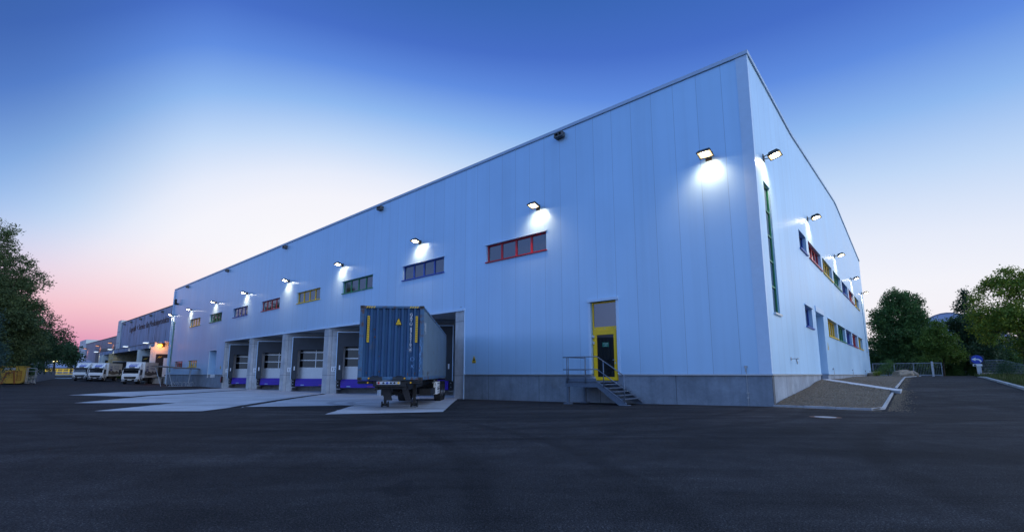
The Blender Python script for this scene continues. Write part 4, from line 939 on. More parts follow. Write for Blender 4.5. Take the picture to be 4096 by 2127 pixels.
for i in range(3):
    p = SITE @ (M @ Vector((10.0+2.1*i, -.75, 4.85)))
    o = thing('tube_light', ['leftmost lit yellow tube light under the hall canopy', 'middle one of three lit yellow tube lights under the hall canopy', 'rightmost lit yellow tube light under the hall canopy'][i], 'tube light', Matrix.Translation(p) @ Matrix.Rotation(AL, 4, 'Z'), 'tube lights under the hall canopy')
    mb = MB(); mb.box(-.6, .6, -.08, .08, .06, .13); mb.build('housing', m_lampbody, o); mb = MB(); mb.box(-.58, .58, -.1, .1, -.06, .055); mb.build('tube', m_tube, o)
mb = MB(); mb.box(.06, 1.0, 153.0, 158.3, -.5, 6.18); mb.build('gate_pier', m_pale, OH)
m_glow2 = mat('canopy_lamp_glass', (.9, .9, .8), .3, emit=((.85, .95, 1.0), 1.6)); m_oran = mat('orange_lamp_glass', (1, .5, .1), .3, emit=((1, .27, .02), 12)); m_amb = mat('amber_lamp_glass', (1, .5, .1), .3, emit=((1, .36, .1), 2))
def hall_lamp(M, label, group, glass, col, power, hood):
    o = thing('canopy_lamp', label, 'lamp', M, group)
    mb = MB(); mb.box(-.08, .08, 0, .5, -.03, .05); mb.hexa([(-.55, .25, -.06), (.55, .25, -.06), (.55, 1.05, .0), (-.55, 1.05, .0), (-.4, .25, .2), (.4, .25, .2), (.4, .9, .16), (-.4, .9, .16)]); mb.build('housing', hood, o)
    mb = MB(); mb.hexa([(-.5, .3, -.10), (.5, .3, -.10), (.5, 1.0, -.05), (-.5, 1.0, -.05), (-.5, .3, -.065), (.5, .3, -.065), (.5, 1.0, -.012), (-.5, 1.0, -.012)]); mb.build('lamp_glass', glass, o)
    L = bpy.data.lights.new('wall_wash', 'SPOT'); L.energy = power; L.color = col; L.spot_size = R(80); L.spot_blend = .8; L.shadow_soft_size = .1
    lo = bpy.data.objects.new('wall_wash', L); COL.objects.link(lo); lo.parent = o; lo.location = (0, .7, -.2); lo.rotation_euler = (R(-38), 0, 0)
ang = math.atan2(WS.x, -WS.y)
FAC = lambda s, t, z: Matrix.Translation(site(s, t, z)) @ Matrix.Rotation(ang, 4, 'Z')
for i, t_ in enumerate((104.2, 122.0, 139.0, 158.0)):
    hall_lamp(FAC(-.06, t_, 7.15), ['canopy lamp nearest the orange lamp', 'second canopy lamp left of the orange lamp', 'third canopy lamp left of the orange lamp', 'canopy lamp at the far left end of the canopy'][i], 'lamps along the canopy edge', m_glow2, (1, .85, .5), 90, m_white)
for i, t_ in enumerate((157.0, 176.0, 199.0)):
    hall_lamp(FAC(2.4, t_, 9.6), ['dark lamp with orange glow nearest the lettered hall', 'middle dark lamp with orange glow on the grey hall', 'farthest left dark lamp with orange glow on the grey hall'][i], 'orange lamps on the grey hall', m_amb, (1, .3, .1), 340, m_blk2)
OL = thing('orange_lamp', 'glowing orange sodium lamp above the hall door', 'lamp', Matrix.Translation(site(.1, 98.3, 6.55)) @ Matrix.Rotation(AL, 4, 'Z'))
mb = MB(); mb.box(.25, 1.0, -.02, .1, -.35, .35); mb.tube((.6, 0, .1), (.6, -.4, .1), .05); mb.box(.2, 1.05, -.75, -.35, .1, .3); mb.build('housing', m_blk2, OL)
mb = MB(); mb.box(.33, .95, -.85, -.36, -.34, .1); mb.build('lamp_glass', m_oran, OL, .22, seg=5)
L = bpy.data.lights.new('sodium_light', 'POINT'); L.energy = 190; L.color = (1, .30, .05); L.shadow_soft_size = .3
lo = bpy.data.objects.new('sodium_light', L); COL.objects.link(lo); lo.parent = OL; lo.location = (.6, -1.2, -.2)
for i, t_ in enumerate((144.6, 137.1, 127.5, 118.1, 108.8)):
    o = thing('outlet_box', ['first small roof outlet from the left on the lettered hall', 'second small roof outlet from the left on the lettered hall', 'third small roof outlet from the left, above the plus sign', 'small roof outlet second from the right above the lettering', 'small roof outlet nearest the big warehouse above the lettering'][i], 'outlet', FAC(2.5, t_, 13.75), 'roof outlets of the lettered hall')
    mb = MB(); mb.box(-.35, .35, 0, .4, -.2, -.1); mb.box(-.35, -.25, 0, .4, -.1, .12); mb.box(.25, .35, 0, .4, -.1, .12); mb.box(-.35, .35, 0, .35, .12, .18); mb.build('box', MATS['outlet_grey'], o)
GH = thing('grey_hall', 'low grey metal hall with a pale end panel beyond the lettered hall', 'building', SITE)
mb = MB(); mb.box(2.5, 40, 152.5, 203.6, -.5, 11.2); mb.build('wall', m_old2, GH); mb = MB(); mb.box(2.42, 40, 152.5, 203.6, 11.2, 11.35); mb.build('roof_trim', m_blk2, GH)
mb = MB(); mb.box(2.3, 40, 203.6, 217, -.5, 12.8); mb.build('end_panel', m_pale, GH)
mb = MB(); mb.box(2.44, 2.5, 153, 182.5, -.5, 8.6); mb.build('recess_panel', mat('taupe_panel', (.16, .15, .14), .7, noise=(1, .1)), GH)  # flat panel, darkness of a recessed bay put into its colour

# ---------------------------------------------------------------- far left yard
SK = thing('roll_off_container', 'yellow roll off waste container with hook frame and ladder under the trees', 'waste container', place(-65.6, 62.0, zw(-65.6, 62), R(41)))
m_yel = mat('skip_yellow', (.50, .31, .04), .55, noise=(1.5, .15), dirt=((.10, .06, .03), 1.6, .58, .75)); m_org = mat('skip_orange', (.30, .10, .02), .6, noise=(3, .2))
mb = MB(); mb.prism([(-1.2, 0, .35), (-1.0, 0, .15), (1.0, 0, .15), (1.2, 0, .35), (1.25, 0, 2.3), (-1.25, 0, 2.3)], (0, 5.5, 0)); b_ = mb.build('body', m_yel, SK, .03)
mb = MB(); mb.box(-1.3, 1.3, -.06, 5.56, 2.3, 2.42); mb.build('rim', m_yel, SK)
mb = MB(); mb.hexa([(-.85, -.12, .1), (-.7, -.12, .1), (-.7, -.01, .1), (-.85, -.01, .1), (-.45, -.12, 1.65), (-.3, -.12, 1.65), (-.3, -.01, 1.65), (-.45, -.01, 1.65)]); mb.hexa([(.35, -.12, .1), (.5, -.12, .1), (.5, -.01, .1), (.35, -.01, .1), (.15, -.12, 1.85), (.28, -.12, 1.85), (.28, -.01, 1.85), (.15, -.01, 1.85)])
mb.tube((-.4, -.15, 1.55), (.2, -.15, 1.6), .07); mb.build('hook_frame', m_org, SK)
mb = MB()
for x in (.55, .93): mb.box(x, x+.05, -.08, -.02, .5, 1.85)
for i in range(6): mb.box(.6, .93, -.07, -.03, .55+.24*i, .59+.24*i)
mb.build('ladder', m_org, SK)
mb = MB(); mb.box(-.75, .35, -.015, -.003, 1.9, 2.2); mb.build('name_plate', mat('faded_plate', (.35, .37, .36), .6, noise=(5, .2)), SK)
for x in (.0, .14, .28, .42):
    mb = MB(); mb.box(x, x+.08, -.02, -.003, 1.62, 1.78); mb.build('slot', m_dark, SK)
mb = MB()
for x in (-.8, .8): mb.tube((x-.15, .4, .12), (x+.15, .4, .12), .12, 12)
mb.build('roller', m_black, SK)
CA = thing('steel_platform_cart', 'grey steel platform cart with a railing right of the yellow container', 'cart', place(-63.6, 62.6, zw(-63.6, 62.6), R(41)))
mb = MB()
for x in (-.42, .42):
    for y in (0, 1.6): mb.tube((x, y, .1), (x, y, 2.15), .03)
for z in (2.15, 1.75): mb.path([(-.42, 0, z), (.42, 0, z), (.42, 1.6, z), (-.42, 1.6, z)], .025)
mb.build('railing', m_galv, CA); mb = MB()
for i in range(6): mb.box(-.4, .4, .1+.22*i, .3+.22*i, .25+.18*i, .29+.18*i)
mb.build('step', m_galv, CA)
for x in (-.42, .42): 
    mb = MB(); mb.tube((x-.04, 0, .1), (x+.04, 0, .1), .1, 12); mb.build('castor', m_black, CA)
PN = thing('panel_fence', 'long plain grey panel fence beside the far driveway', 'fence', None)
mb = MB(); a, b = Vector((-80.2, 80, 0)), Vector((-96.5, 100, 0)); nrm = (b-a).normalized().orthogonal()
for i in range(10):
    p, q = a.lerp(b, i/10), a.lerp(b, (i+.97)/10); zp, zq = zw(p.x, p.y)-.1, zw(q.x, q.y)-.1; off = Vector((.05, .04, 0))
    mb.hexa([(*p.xy, zp), (*(p+off).xy, zp), (*(q+off).xy, zq), (*q.xy, zq), (*p.xy, zp+1.75), (*(p+off).xy, zp+1.75), (*(q+off).xy, zq+1.75), (*q.xy, zq+1.75)])
mb.build('panel', mat('fence_panel_grey', (.16, .18, .22), .5, noise=(1, .1)), PN)
PN.location = (0, 0, 0)
z0 = zw(-97, 104)
GT = thing('sliding_gate', 'low pale sliding gate with vertical bars across the far driveway', 'gate', place(-98.0, 104, z0, R(0)))
mb = MB(); mb.box(-4.5, 2.0, -.03, .03, 1.3, 1.42); mb.box(-4.5, 2.0, -.04, .04, .0, .16); mb.box(-4.5, -4.4, -.03, .03, .16, 1.3); mb.box(1.9, 2.0, -.03, .03, .16, 1.3); mb.build('frame', m_trim, GT)
mb = MB()
for i in range(34): mb.box(-4.3+.18*i, -4.27+.18*i, -.015, .015, .16, 1.3)
mb.build('bars', m_galv, GT)
GR = thing('handrail', 'low white guard rail on posts in front of the far clipped hedge', 'guard rail', place(-94.0, 103.2, z0, 0))
mb = MB(); mb.box(-1.5, 6.0, -.03, .03, 1.2, 1.3)
for x in (-1.5, 1.0, 3.5, 5.9): mb.box(x, x+.1, -.03, .03, -.1, 1.2)
mb.tube((-1.4, 0, 1.2), (1.0, 0, .3), .03); mb.tube((1.1, 0, 1.2), (3.5, 0, .3), .03); mb.build('rail', m_white, GR)
SL = thing('street_lamp', 'lit street lamp standing at the far driveway under the trees', 'street lamp', place(-107.0, 110, z0, 0))
mb = MB(); mb.tube((0, 0, -.2), (0, 0, 4.0), .06, 8, .04); mb.tube((0, 0, 3.95), (.25, 0, 4.05), .03); mb.build('pole', m_galv, SL)
mb = MB(); mb.hexa([(.1, -.15, 4.0), (.95, -.1, 4.08), (.95, .1, 4.08), (.1, .15, 4.0), (.1, -.15, 4.15), (.95, -.1, 4.18), (.95, .1, 4.18), (.1, .15, 4.15)]); mb.build('lamp_head', m_lampbody, SL)
mb = MB(); mb.box(.15, .85, -.12, .12, 3.9, 4.0); mb.build('lamp_glass', mat('street_lamp_glass', (1, .9, .5), .3, emit=((1, .85, .35), 9)), SL)
NE = thing('round_road_sign', 'small round red and white road signs on a post by the far gate', 'road sign', place(-93.3, 104, z0, 0))
mb = MB(); mb.tube((0, 0, -.1), (0, 0, 3.0), .035); mb.build('post', m_galv, NE)
mb = MB(); mb.tube((0, -.05, 2.75), (0, -.03, 2.75), .36, 20); mb.build('disc', PAINT['red'], NE); mb = MB(); mb.tube((0, -.05, 2.1), (0, -.03, 2.1), .25, 20); mb.build('disc', m_sign_w, NE)
FH = thing('office_building', 'distant pale blue low building with a yellow window grid', 'building', place(-131.0, 142, .6, R(8)))
mb = MB(); mb.box(-14, 2.6, 0, 12, -.5, 2.9); mb.build('wall', m_pale, FH)
mb = MB(); mb.prism([(-14.5, -1.4, 2.75), (-14.5, 2.2, 3.75), (-14.5, 2.2, 3.55), (-14.5, -1.4, 2.55)], (17.4, 0, 0)); mb.prism([(-14.5, 2.3, 4.35), (-14.5, 6, 5.1), (-14.5, 13, 5.1), (-14.5, 13, 4.35)], (17.6, 0, 0)); mb.build('roof', mat('blue_sheet_roof', (.33, .36, .48), .5, noise=(1, .08)), FH)
mb = MB(); mb.box(-14, 2.6, 2.5, 3.2, 3.5, 4.35); mb.build('clerestory', m_white, FH)
mb = MB(); mb.box(-8, 1.4, -.05, -.01, .75, 2.35); gp = mb.build('window', mat('lit_window', (.1, .09, .06), .2, emit=((1, .8, .3), .12)), FH)
mb = MB()
for i in range(7): mb.box(-8+1.55*i, -7.86+1.55*i, -.12, -.055, .75, 2.35)
for z in (.75, 1.6, 2.27): mb.box(-8, 1.4, -.11, -.055, z, z+.1)
mb.build('frame', mat('lit_yellow_frame', (.85, .62, .03), .4, emit=((1, .75, .05), .5)), gp)  # frame is no lamp; its brightness is added as glow in the material

# ---------------------------------------------------------------- right side: gravel bed, path, kerbs, gate, sign
def kb(s): return float(np.interp(s, [0, 9, 13.5, 39, 54], [-3.43, -3.43, -3.48, -3.45, -4.6]))
def path_s(t):      # skewed concrete path, near and far edge at distance t
    f = t/-3.43; return 12.85+(9.0-12.85)*f, 15.95+(12.3-15.95)*f
def path_z(t): return .995+(float(zg(10.5, -3))+.10-.995)*min(1, abs(t)/3.6)
def gz_bed(s, t):
    """gravel surface: follows the kerb outside, climbs to the plinth inside, flush with the path"""
    f = min(max(t/kb(s), 0), 1); zin = float(np.interp(s, [-.1, .5, 1.5, 5, 8.5, 10.5, 12.85, 16, 22, 30, 55], [.08, .12, .22, .44, .66, .90, .98, 1.0, .98, 1.08, 1.12]))
    zo = float(zg(s, -3))+.07; k = f**.75; z = zin*(1-k)+zo*k
    a, b = path_s(t); d = max(a-s, s-b, 0); w_ = max(0, 1-d/1.6); w_ = w_*w_*(3-2*w_)
    return z*(1-w_)+(path_z(t)-.012)*w_
v, f = [], []; N = 14; S_ = list(np.arange(0.0, 54.01, .3))
for s in S_:
    for j in range(N+1):
        t = kb(s)*j/N + (-.02 if j == 0 else (.06 if j == N else 0)); a, b = path_s(t); zz = gz_bed(s, t)
        if a+.15 < s < b-.15: zz -= .08
        v.append(tuple(site(s, t, zz+.006*math.sin(s*7+t*5)+random.uniform(-.012, .012))))
for i in range(len(S_)-1):
    for j in range(N): f.append((i*(N+1)+j, i*(N+1)+j+1, (i+1)*(N+1)+j+1, (i+1)*(N+1)+j))
def gravel_mat():
    m = bpy.data.materials.new('gravel'); m.use_nodes = True; t = NT(m.node_tree); b = m.node_tree.nodes['Principled BSDF']; oc = t.n('ShaderNodeTexCoord').outputs['Object']
    vo = t.n('ShaderNodeTexVoronoi'); t.put(vo.inputs['Vector'], oc); vo.inputs['Scale'].default_value = 19; wn = t.n('ShaderNodeTexWhiteNoise', noise_dimensions='3D'); t.put(wn.inputs['Vector'], vo.outputs['Position'])
    c = t.ramp(wn.outputs[0], [(0, (.075, .052, .030, 1)), (.6, (.145, .103, .062, 1)), (.9, (.21, .155, .10, 1)), (1, (.38, .31, .22, 1))])
    t.put(b.inputs['Base Color'], t.mix(t.mr(vo.outputs[0], .35, .75, 0, .8), c, (.03, .028, .025, 1))); b.inputs['Roughness'].default_value = .85
    bn = t.n('ShaderNodeBump'); bn.inputs['Strength'].default_value = .9; bn.inputs['Distance'].default_value = .03; bn.invert = True; t.put(bn.inputs['Height'], vo.outputs[0]); t.put(b.inputs['Normal'], bn.outputs[0]); MATS['gravel'] = m; return m
m_gravel = gravel_mat()
me = bpy.data.meshes.new('gravel_bed'); me.from_pydata(v, [], f); me.materials.append(m_gravel); me.polygons.foreach_set('use_smooth', [True]*len(f)); o = bpy.data.objects.new('gravel_bed', me); COL.objects.link(o); tag(o, 'sloping bed of brown grey gravel along the end wall', 'gravel bed', kind='structure')
m_stone = mat('stone_chips', (.18, .14, .095), .8, noise=(30, .5))
mb = MB(); rnd = random.Random(21)
def chip(x, y, z, r):
    c = Vector((x, y, z)); d = [Vector((rnd.uniform(.6, 1)*r, 0, 0)), Vector((0, rnd.uniform(.6, 1)*r, 0)), Vector((0, 0, rnd.uniform(.4, .8)*r))]; q = Matrix.Rotation(rnd.uniform(0, 6), 3, 'Z'); d = [q @ a for a in d]
    mb.add([c+d[0], c+d[1], c-d[0], c-d[1], c+d[2], c-d[2]], [(0, 1, 4), (1, 2, 4), (2, 3, 4), (3, 0, 4), (1, 0, 5), (2, 1, 5), (3, 2, 5), (0, 3, 5)])
for i in range(3600):
    s = 22*rnd.random()**1.3; t = kb(s)*rnd.uniform(.02, .985); a, b = path_s(t)
    if a-.1 < s < b+.1: continue
    p = site(s, t, gz_bed(s, t)+.01); chip(*p, rnd.uniform(.012, .034))
for i in range(1500):
    s = rnd.uniform(-.1, 12); t = kb(s)-abs(rnd.gauss(0, .26))-.14; p = site(s, t, float(zg(s, t))+.006); chip(*p, rnd.uniform(.012, .03))
for i in range(500):
    t = rnd.uniform(-3.4, 0); s = -.15-abs(rnd.gauss(0, .09)); p = site(s, t, float(zg(s, t))+.005); chip(*p, rnd.uniform(.01, .024))
for i in range(500):
    s = rnd.uniform(12.5, 36); t = kb(s)-abs(rnd.gauss(0, .2))-.12; p = site(s, t, float(zg(s, t))+.006); chip(*p, rnd.uniform(.015, .035))
o = mb.build('gravel', m_stone); tag(o, 'loose gravel stones on the bed and spilled beside its kerb', 'gravel', kind='stuff')
def kerb(name, pts, w_, h, m, label, cat='kerb', gap=1.0):
    """row of kerb stones along world points (x,y); each about one metre long"""
    mb = MB(); L = [0]
    for a, b in zip(pts[:-1], pts[1:]): L.append(L[-1]+(Vector(b)-Vector(a)).length)
    def at(d):
        for i in range(len(pts)-1):
            if d <= L[i+1] or i == len(pts)-2:
                k = (d-L[i])/(L[i+1]-L[i]); return Vector(pts[i]).lerp(Vector(pts[i+1]), k)
    n = max(1, round(L[-1]/gap))
    for i in range(n):
        p, q = at(L[-1]*i/n), at(L[-1]*(i+.985)/n); d = (q-p).normalized(); nn = Vector((-d.y, d.x))*w_/2; zp, zq = zw(*p), zw(*q); j = random.uniform(-.005, .005)
        A = [(p+nn), (p-nn), (q-nn), (q+nn)]; Z = [zp, zp, zq, zq]
        mb.hexa([(*a, z-.15) for a, z in zip(A, Z)]+[(*a, z+h+j) for a, z in zip(A, Z)])
    o = mb.build(name, m, None, .008); return tag(o, label, cat, kind='structure')
m_kerb = concrete_mat('kerb_concrete', (.36, .37, .39))
ST2 = lambda s, t: tuple(site(s, t).xy)
kerb('kerb', [ST2(-.05, .02), ST2(-.05, -3.43), ST2(0, -3.43), ST2(8.9, -3.43)], .09, .085, m_kerb, 'low concrete kerb in front of the gravel bed')
kerb('kerb', [ST2(12.5, -3.46)]+[ST2(s, kb(s)) for s in (20, 30, 39, 43, 47, 51, 54)], .09, .085, m_kerb, 'low concrete kerb behind the concrete path')
mb = MB(); n = 16
for i in range(n):
    t0, t1 = -3.75*i/n, -3.75*(i+1)/n; (a0, b0), (a1, b1) = path_s(t0), path_s(t1)
    zf = path_z
    P4 = [(a0, t0), (b0, t0), (b1, t1), (a1, t1)]; Z4 = [zf(t0), zf(t0), zf(t1), zf(t1)]
    mb.hexa([(*site(s, t).xy, z-.14) for (s, t), z in zip(P4, Z4)]+[(*site(s, t).xy, z) for (s, t), z in zip(P4, Z4)])
o = mb.build('path', concrete_mat('path_concrete', (.48, .49, .52))); tag(o, 'pale concrete path sloping from the porch to the road', 'path', kind='structure')
MH = thing('manhole_cover', 'round pale manhole cover with a rusty ring in the asphalt', 'manhole cover', place(9.66, 14.5, zw(9.66, 14.5)+.004))
mb = MB(); n = 40
for i in range(n):
    p, q = 6.2832*i/n, 6.2832*(i+1)/n; mb.poly([(.29*math.cos(p), .29*math.sin(p), .004), (.29*math.cos(q), .29*math.sin(q), .004), (.42*math.cos(q), .42*math.sin(q), .003), (.42*math.cos(p), .42*math.sin(p), .003)])
mb.build('ring', m_rp, MH); mb = MB(); mb.tube((0, 0, -.05), (0, 0, .006), .285, 40)
for i in range(12): an = 6.2832*i/12; mb.box(.2*math.cos(an)-.02, .2*math.cos(an)+.02, .2*math.sin(an)-.02, .2*math.sin(an)+.02, .006, .010)
mb.build('cover', concrete_mat('cover_concrete', (.42, .42, .42)), MH)
# sliding gate by the rear corner
gpos = lambda t: site(53.5+.12*t*0, t)
zgt = 1.10
m_galv2 = mat('dull_galvanised', (.22, .25, .28), .5, .4, noise=(6, .1))
SG = thing('sliding_gate', 'galvanised sliding gate with thin bars at the rear corner of the warehouse', 'gate', Matrix.Translation(site(53.6, 0, zgt)) @ Matrix.Rotation(TH-math.pi/2, 4, 'Z'))
mb = MB(); GL = 6.6
mb.box(.1, GL, -.04, .04, .02, .18); mb.box(.1, GL, -.03, .03, 1.5, 1.58)
for x in (.1, 2.2, 4.0, GL-.09): mb.box(x, x+.09, -.03, .03, .18, 1.5)
mb.build('frame', m_galv2, SG); mb = MB()
for i in range(44):
    x = .25+.145*i
    if x < GL-.15: mb.box(x, x+.02, -.01, .01, .18, 1.5)
mb.build('bars', m_galv2, SG); mb = MB(); mb.box(5.65, 5.85, -.18, -.05, -.1, 1.72); mb.build('guide_post', m_galv, SG, .01)
def rock(name, label, pos, size, seed, m):
    me = bpy.data.meshes.new(name); bm = bmesh.new(); bmesh.ops.create_icosphere(bm, subdivisions=3, radius=1); rr = np.random.RandomState(seed); dirs = rr.normal(size=(14, 3)); dirs /= np.linalg.norm(dirs, axis=1)[:, None]; cuts = rr.uniform(.62, .95, 14)
    for vv in bm.verts:
        c = np.array(vv.co)
        for dd, k in zip(dirs, cuts):
            q = c@dd
            if q > k: c = c-dd*(q-k)
        vv.co = Vector(c*np.array(size))
    bm.to_mesh(me); bm.free(); me.materials.append(m); o = bpy.data.objects.new(name, me); COL.objects.link(o); o.location = pos; o.rotation_euler = (0, 0, seed); tag(o, label, 'boulder'); return o
m_rock = mat('sandstone', (.30, .235, .165), .8, noise=(3, .3), bump=(5, .8), dirt=((.12, .10, .08), 2, .5, .7))
rock('boulder', 'large angular pale boulder at the corner of the gravel bed', site(46.5, -3.1, 1.25), (1.5, 1.0, .62), 4, m_rock)
rock('boulder', 'small brown boulder right of the large one', site(49.5, -4.0, 1.3), (.5, .5, .5), 9, m_rock)
rock('boulder', 'pale flat boulder on the gravel left of the small pine', site(46.5, -.5, 1.2), (.55, .5, .55), 2, m_rock)
rock('boulder', 'pale boulder beside the post of the blue arrow sign', site(47.8, -9.9, 1.15), (.7, .4, .35), 6, m_rock)
# right kerb, verge, blue arrow sign, fence
kerb('kerb', [ST2(s, t) for s, t in ((2, -8.3), (8, -8.45), (14.3, -8.5), (24, -8.53), (36, -8.7), (46, -9.0))], .16, .12, m_kerb, 'pale kerb stones along the right edge of the side road')
drape('grass_verge', [[(2, -8.4), (8, -8.55), (14.3, -8.6), (24, -8.63), (36, -8.8), (46.5, -9.1), (58, -9.5), (62, -24), (2, -24)]], mat('verge_soil', (.05, .055, .02), .9, noise=(2, .4)), .09, 'grassy verge right of the side road', 2.0)
SGN = thing('arrow_sign', 'round blue sign with a white arrow turning left, on a square post', 'road sign', Matrix.Translation(site(47.2, -9.15, 1.05)) @ Matrix.Rotation(R(-40), 4, 'Z'))
mb = MB(); mb.box(-.09, .25, -.07, .12, -.1, 1.62); mb.build('post', m_galv, SGN, .01)
mb = MB(); mb.box(-.54, .54, -.085, -.075, 1.34, 2.2); mb.build('backing_board', mat('grey_board', (.03, .035, .04), .7), SGN)
mb = MB(); mb.tube((0, -.105, 1.78), (0, -.09, 1.78), .44, 36); dsc = mb.build('disc', mat('sign_blue', (.01, .05, .40), .4), SGN)
mb = MB()
for i in range(8):
    a, b = R(90-11*i), R(90-11*(i+1)); cx, cz = 0.0, 1.52
    mb.poly([(cx+.22*math.cos(a), -.108, cz+.22*math.sin(a)), (cx+.34*math.cos(a), -.108, cz+.34*math.sin(a)), (cx+.34*math.cos(b), -.108, cz+.34*math.sin(b)), (cx+.22*math.cos(b), -.108, cz+.22*math.sin(b))])
mb.poly([(0, -.108, 1.74), (-.12, -.108, 1.74), (-.12, -.108, 1.86), (0, -.108, 1.86)]); mb.poly([(-.12, -.108, 1.64), (-.40, -.108, 1.80), (-.08, -.108, 1.98)]); mb.build('arrow', m_sign_w, dsc)
mb = MB(); mb.box(-.36, .34, -.09, -.075, 1.1, 1.3); sb = mb.build('sub_plate', m_sign_w, SGN)
mb = MB(); mb.box(-.3, -.1, -.096, -.091, 1.14, 1.2); mb.box(-.26, -.15, -.096, -.091, 1.2, 1.25); mb.tube((-.26, -.098, 1.14), (-.26, -.091, 1.14), .03, 10); mb.tube((-.14, -.098, 1.14), (-.14, -.091, 1.14), .03, 10); mb.build('vehicle_symbol', m_letter, sb)
MF = thing('mesh_fence', 'grey wire mesh fence sloping down behind the blue arrow sign', 'fence', None)
mb = MB(); a, b = site(47.3, -9.5), site(46.2, -13.2); zb = 1.1; n = 40
def ftop(k): return 2.75 if k < .38 else 2.75-(k-.38)/.62*.85
for i in range(n+1):
    k = i/n; p = a.lerp(b, k); mb.tube((*p.xy, zb), (*p.xy, ftop(k)), .011, 4)
for z in (1.2, 1.45, 1.7, 1.95, 2.2, 2.45, 2.7):
    kk = 1 if z < 1.9 else .38+(2.75-z)/.85*.62; q = a.lerp(b, min(1, kk)); mb.tube((*a.xy, z), (*q.xy, z), .013, 4)
q = a.lerp(b, .38); mb.tube((*a.xy, 2.75), (*q.xy, 2.75), .02, 4); mb.tube((*q.xy, 2.75), (*b.xy, 1.9), .02, 4); mb.build('mesh', m_galv2, MF)
mb = MB(); c = site(45.3, -15.2); mb.hexa([(*b.xy, 1.0), (*c.xy, 1.0), (c.x, c.y+.06, 1.0), (b.x, b.y+.06, 1.0), (*b.xy, 2.0), (*c.xy, 1.9), (c.x, c.y+.06, 1.9), (b.x, b.y+.06, 2.0)]); mb.build('end_panel', m_galv, MF)
FR = thing('arched_hall', 'distant hall with a curved blue grey metal roof behind the trees', 'building', Matrix.Translation((128, 130, -2.6)) @ Matrix.Rotation(R(-52), 4, 'Z'))
mb = MB(); NA = 14
ar = [(-8+16*i/NA, 13.5+5.6*(1-((i/NA)*2-1)**2)) for i in range(NA+1)]
for (x0, z0_), (x1, z1_) in zip(ar[:-1], ar[1:]): mb.poly([(x0, -22, z0_), (x1, -22, z1_), (x1, 22, z1_), (x0, 22, z0_)])
for yy in (-22, 22): mb.poly([(x, yy, z) for x, z in ar])
mb.build('roof', mat('roof_blue', (.42, .48, .66), .4, .1), FR)
mb = MB()
for i in range(23):
    y = -22+2*i
    for (x0, z0_), (x1, z1_) in zip(ar[:-1], ar[1:]): mb.hexa([(x0, y-.09, z0_+.01), (x1, y-.09, z1_+.01), (x1, y+.09, z1_+.01), (x0, y+.09, z0_+.01), (x0, y-.09, z0_+.25), (x1, y-.09, z1_+.25), (x1, y+.09, z1_+.25), (x0, y+.09, z0_+.25)])
mb.build('roof_rib', mat('roof_rib', (.16, .19, .30), .4, .2), FR)
mb = MB(); mb.box(-7.9, 7.9, -21.9, 21.9, 0, 13.5); mb.build('wall', m_pale, FR)

# ---------------------------------------------------------------- vegetation
m_bark = mat('bark', (.05, .038, .028), .9, noise=(6, .3))
lf_green = leaf_mat('leaf_green', (0.045, 0.0975, 0.033), (0.09, 0.1875, 0.0525), (0.15, 0.27, 0.0675))
lf_dark = leaf_mat('leaf_dark', (0.027, 0.063, 0.03), (0.051, 0.108, 0.051), (0.0825, 0.15, 0.066))
lf_yel = leaf_mat('leaf_yellow', (.08, .15, .022), (.17, .24, .03), (.36, .35, .035))
lf_light = leaf_mat('leaf_light', (0.068, 0.1275, 0.0213), (0.119, 0.204, 0.034), (0.187, 0.2805, 0.051))
lf_olive = leaf_mat('leaf_olive', (0.0486, 0.0778, 0.0324), (0.0864, 0.1296, 0.0486), (0.135, 0.1782, 0.0648))
lf_spruce = leaf_mat('leaf_spruce', (0.024, 0.054, 0.051), (0.042, 0.09, 0.0825), (0.0675, 0.1275, 0.1125))
def leaves(blobs, seed, size, elong=1.6, per=7, spread=.5, droop=.2):
    """leaf quads in sprays: blobs = (cx,cy,cz,rx,ry,rz,n_sprays)"""
    rs = np.random.RandomState(seed); Cs, Ds = [], []
    for cx, cy, cz, rx, ry, rz, n in blobs:
        c0, rad = np.array([cx, cy, cz]), np.array([rx, ry, rz]); K = max(5, n//45)
        dk = rs.normal(size=(K, 3)); dk /= np.linalg.norm(dk, axis=1)[:, None]; ck = dk*rs.uniform(.45, .92, K)[:, None]; sk = rs.uniform(.20, .36, K)
        q = rs.randint(0, K, n); d = rs.normal(size=(n, 3)); d /= np.linalg.norm(d, axis=1)[:, None]
        loc = ck[q]+d*(sk[q]*rs.uniform(.1, 1, n)**.4)[:, None]*np.array([1, 1, .8])
        fill = rs.uniform(size=n) < .22; loc[fill] = d[fill]*(rs.uniform(.1, .85, fill.sum())**.6)[:, None]
        c = c0+loc*rad; out = d*.7+loc*.6+rs.normal(scale=.4, size=(n, 3)); out[:, 2] -= droop; out /= np.linalg.norm(out, axis=1)[:, None]
        k = np.linspace(0, 1, per)
        cc = c[:, None, :]+out[:, None, :]*(k[None, :, None]*spread)+rs.normal(scale=size*.6, size=(n, per, 3)); Cs.append(cc.reshape(-1, 3))
        dd = out[:, None, :]+rs.normal(scale=.6, size=(n, per, 3)); Ds.append(dd.reshape(-1, 3))
    C, D = np.concatenate(Cs), np.concatenate(Ds); D /= np.linalg.norm(D, axis=1)[:, None]; Nn = rs.normal(size=D.shape); S = np.cross(D, Nn); S /= np.linalg.norm(S, axis=1)[:, None]+1e-9
    l = size*rs.uniform(.6, 1.25, len(C))[:, None]; w2 = l/elong*.5
    V = np.stack([C-D*l*.5, C+S*w2, C+D*l*.5, C-S*w2], 1).reshape(-1, 3); return V
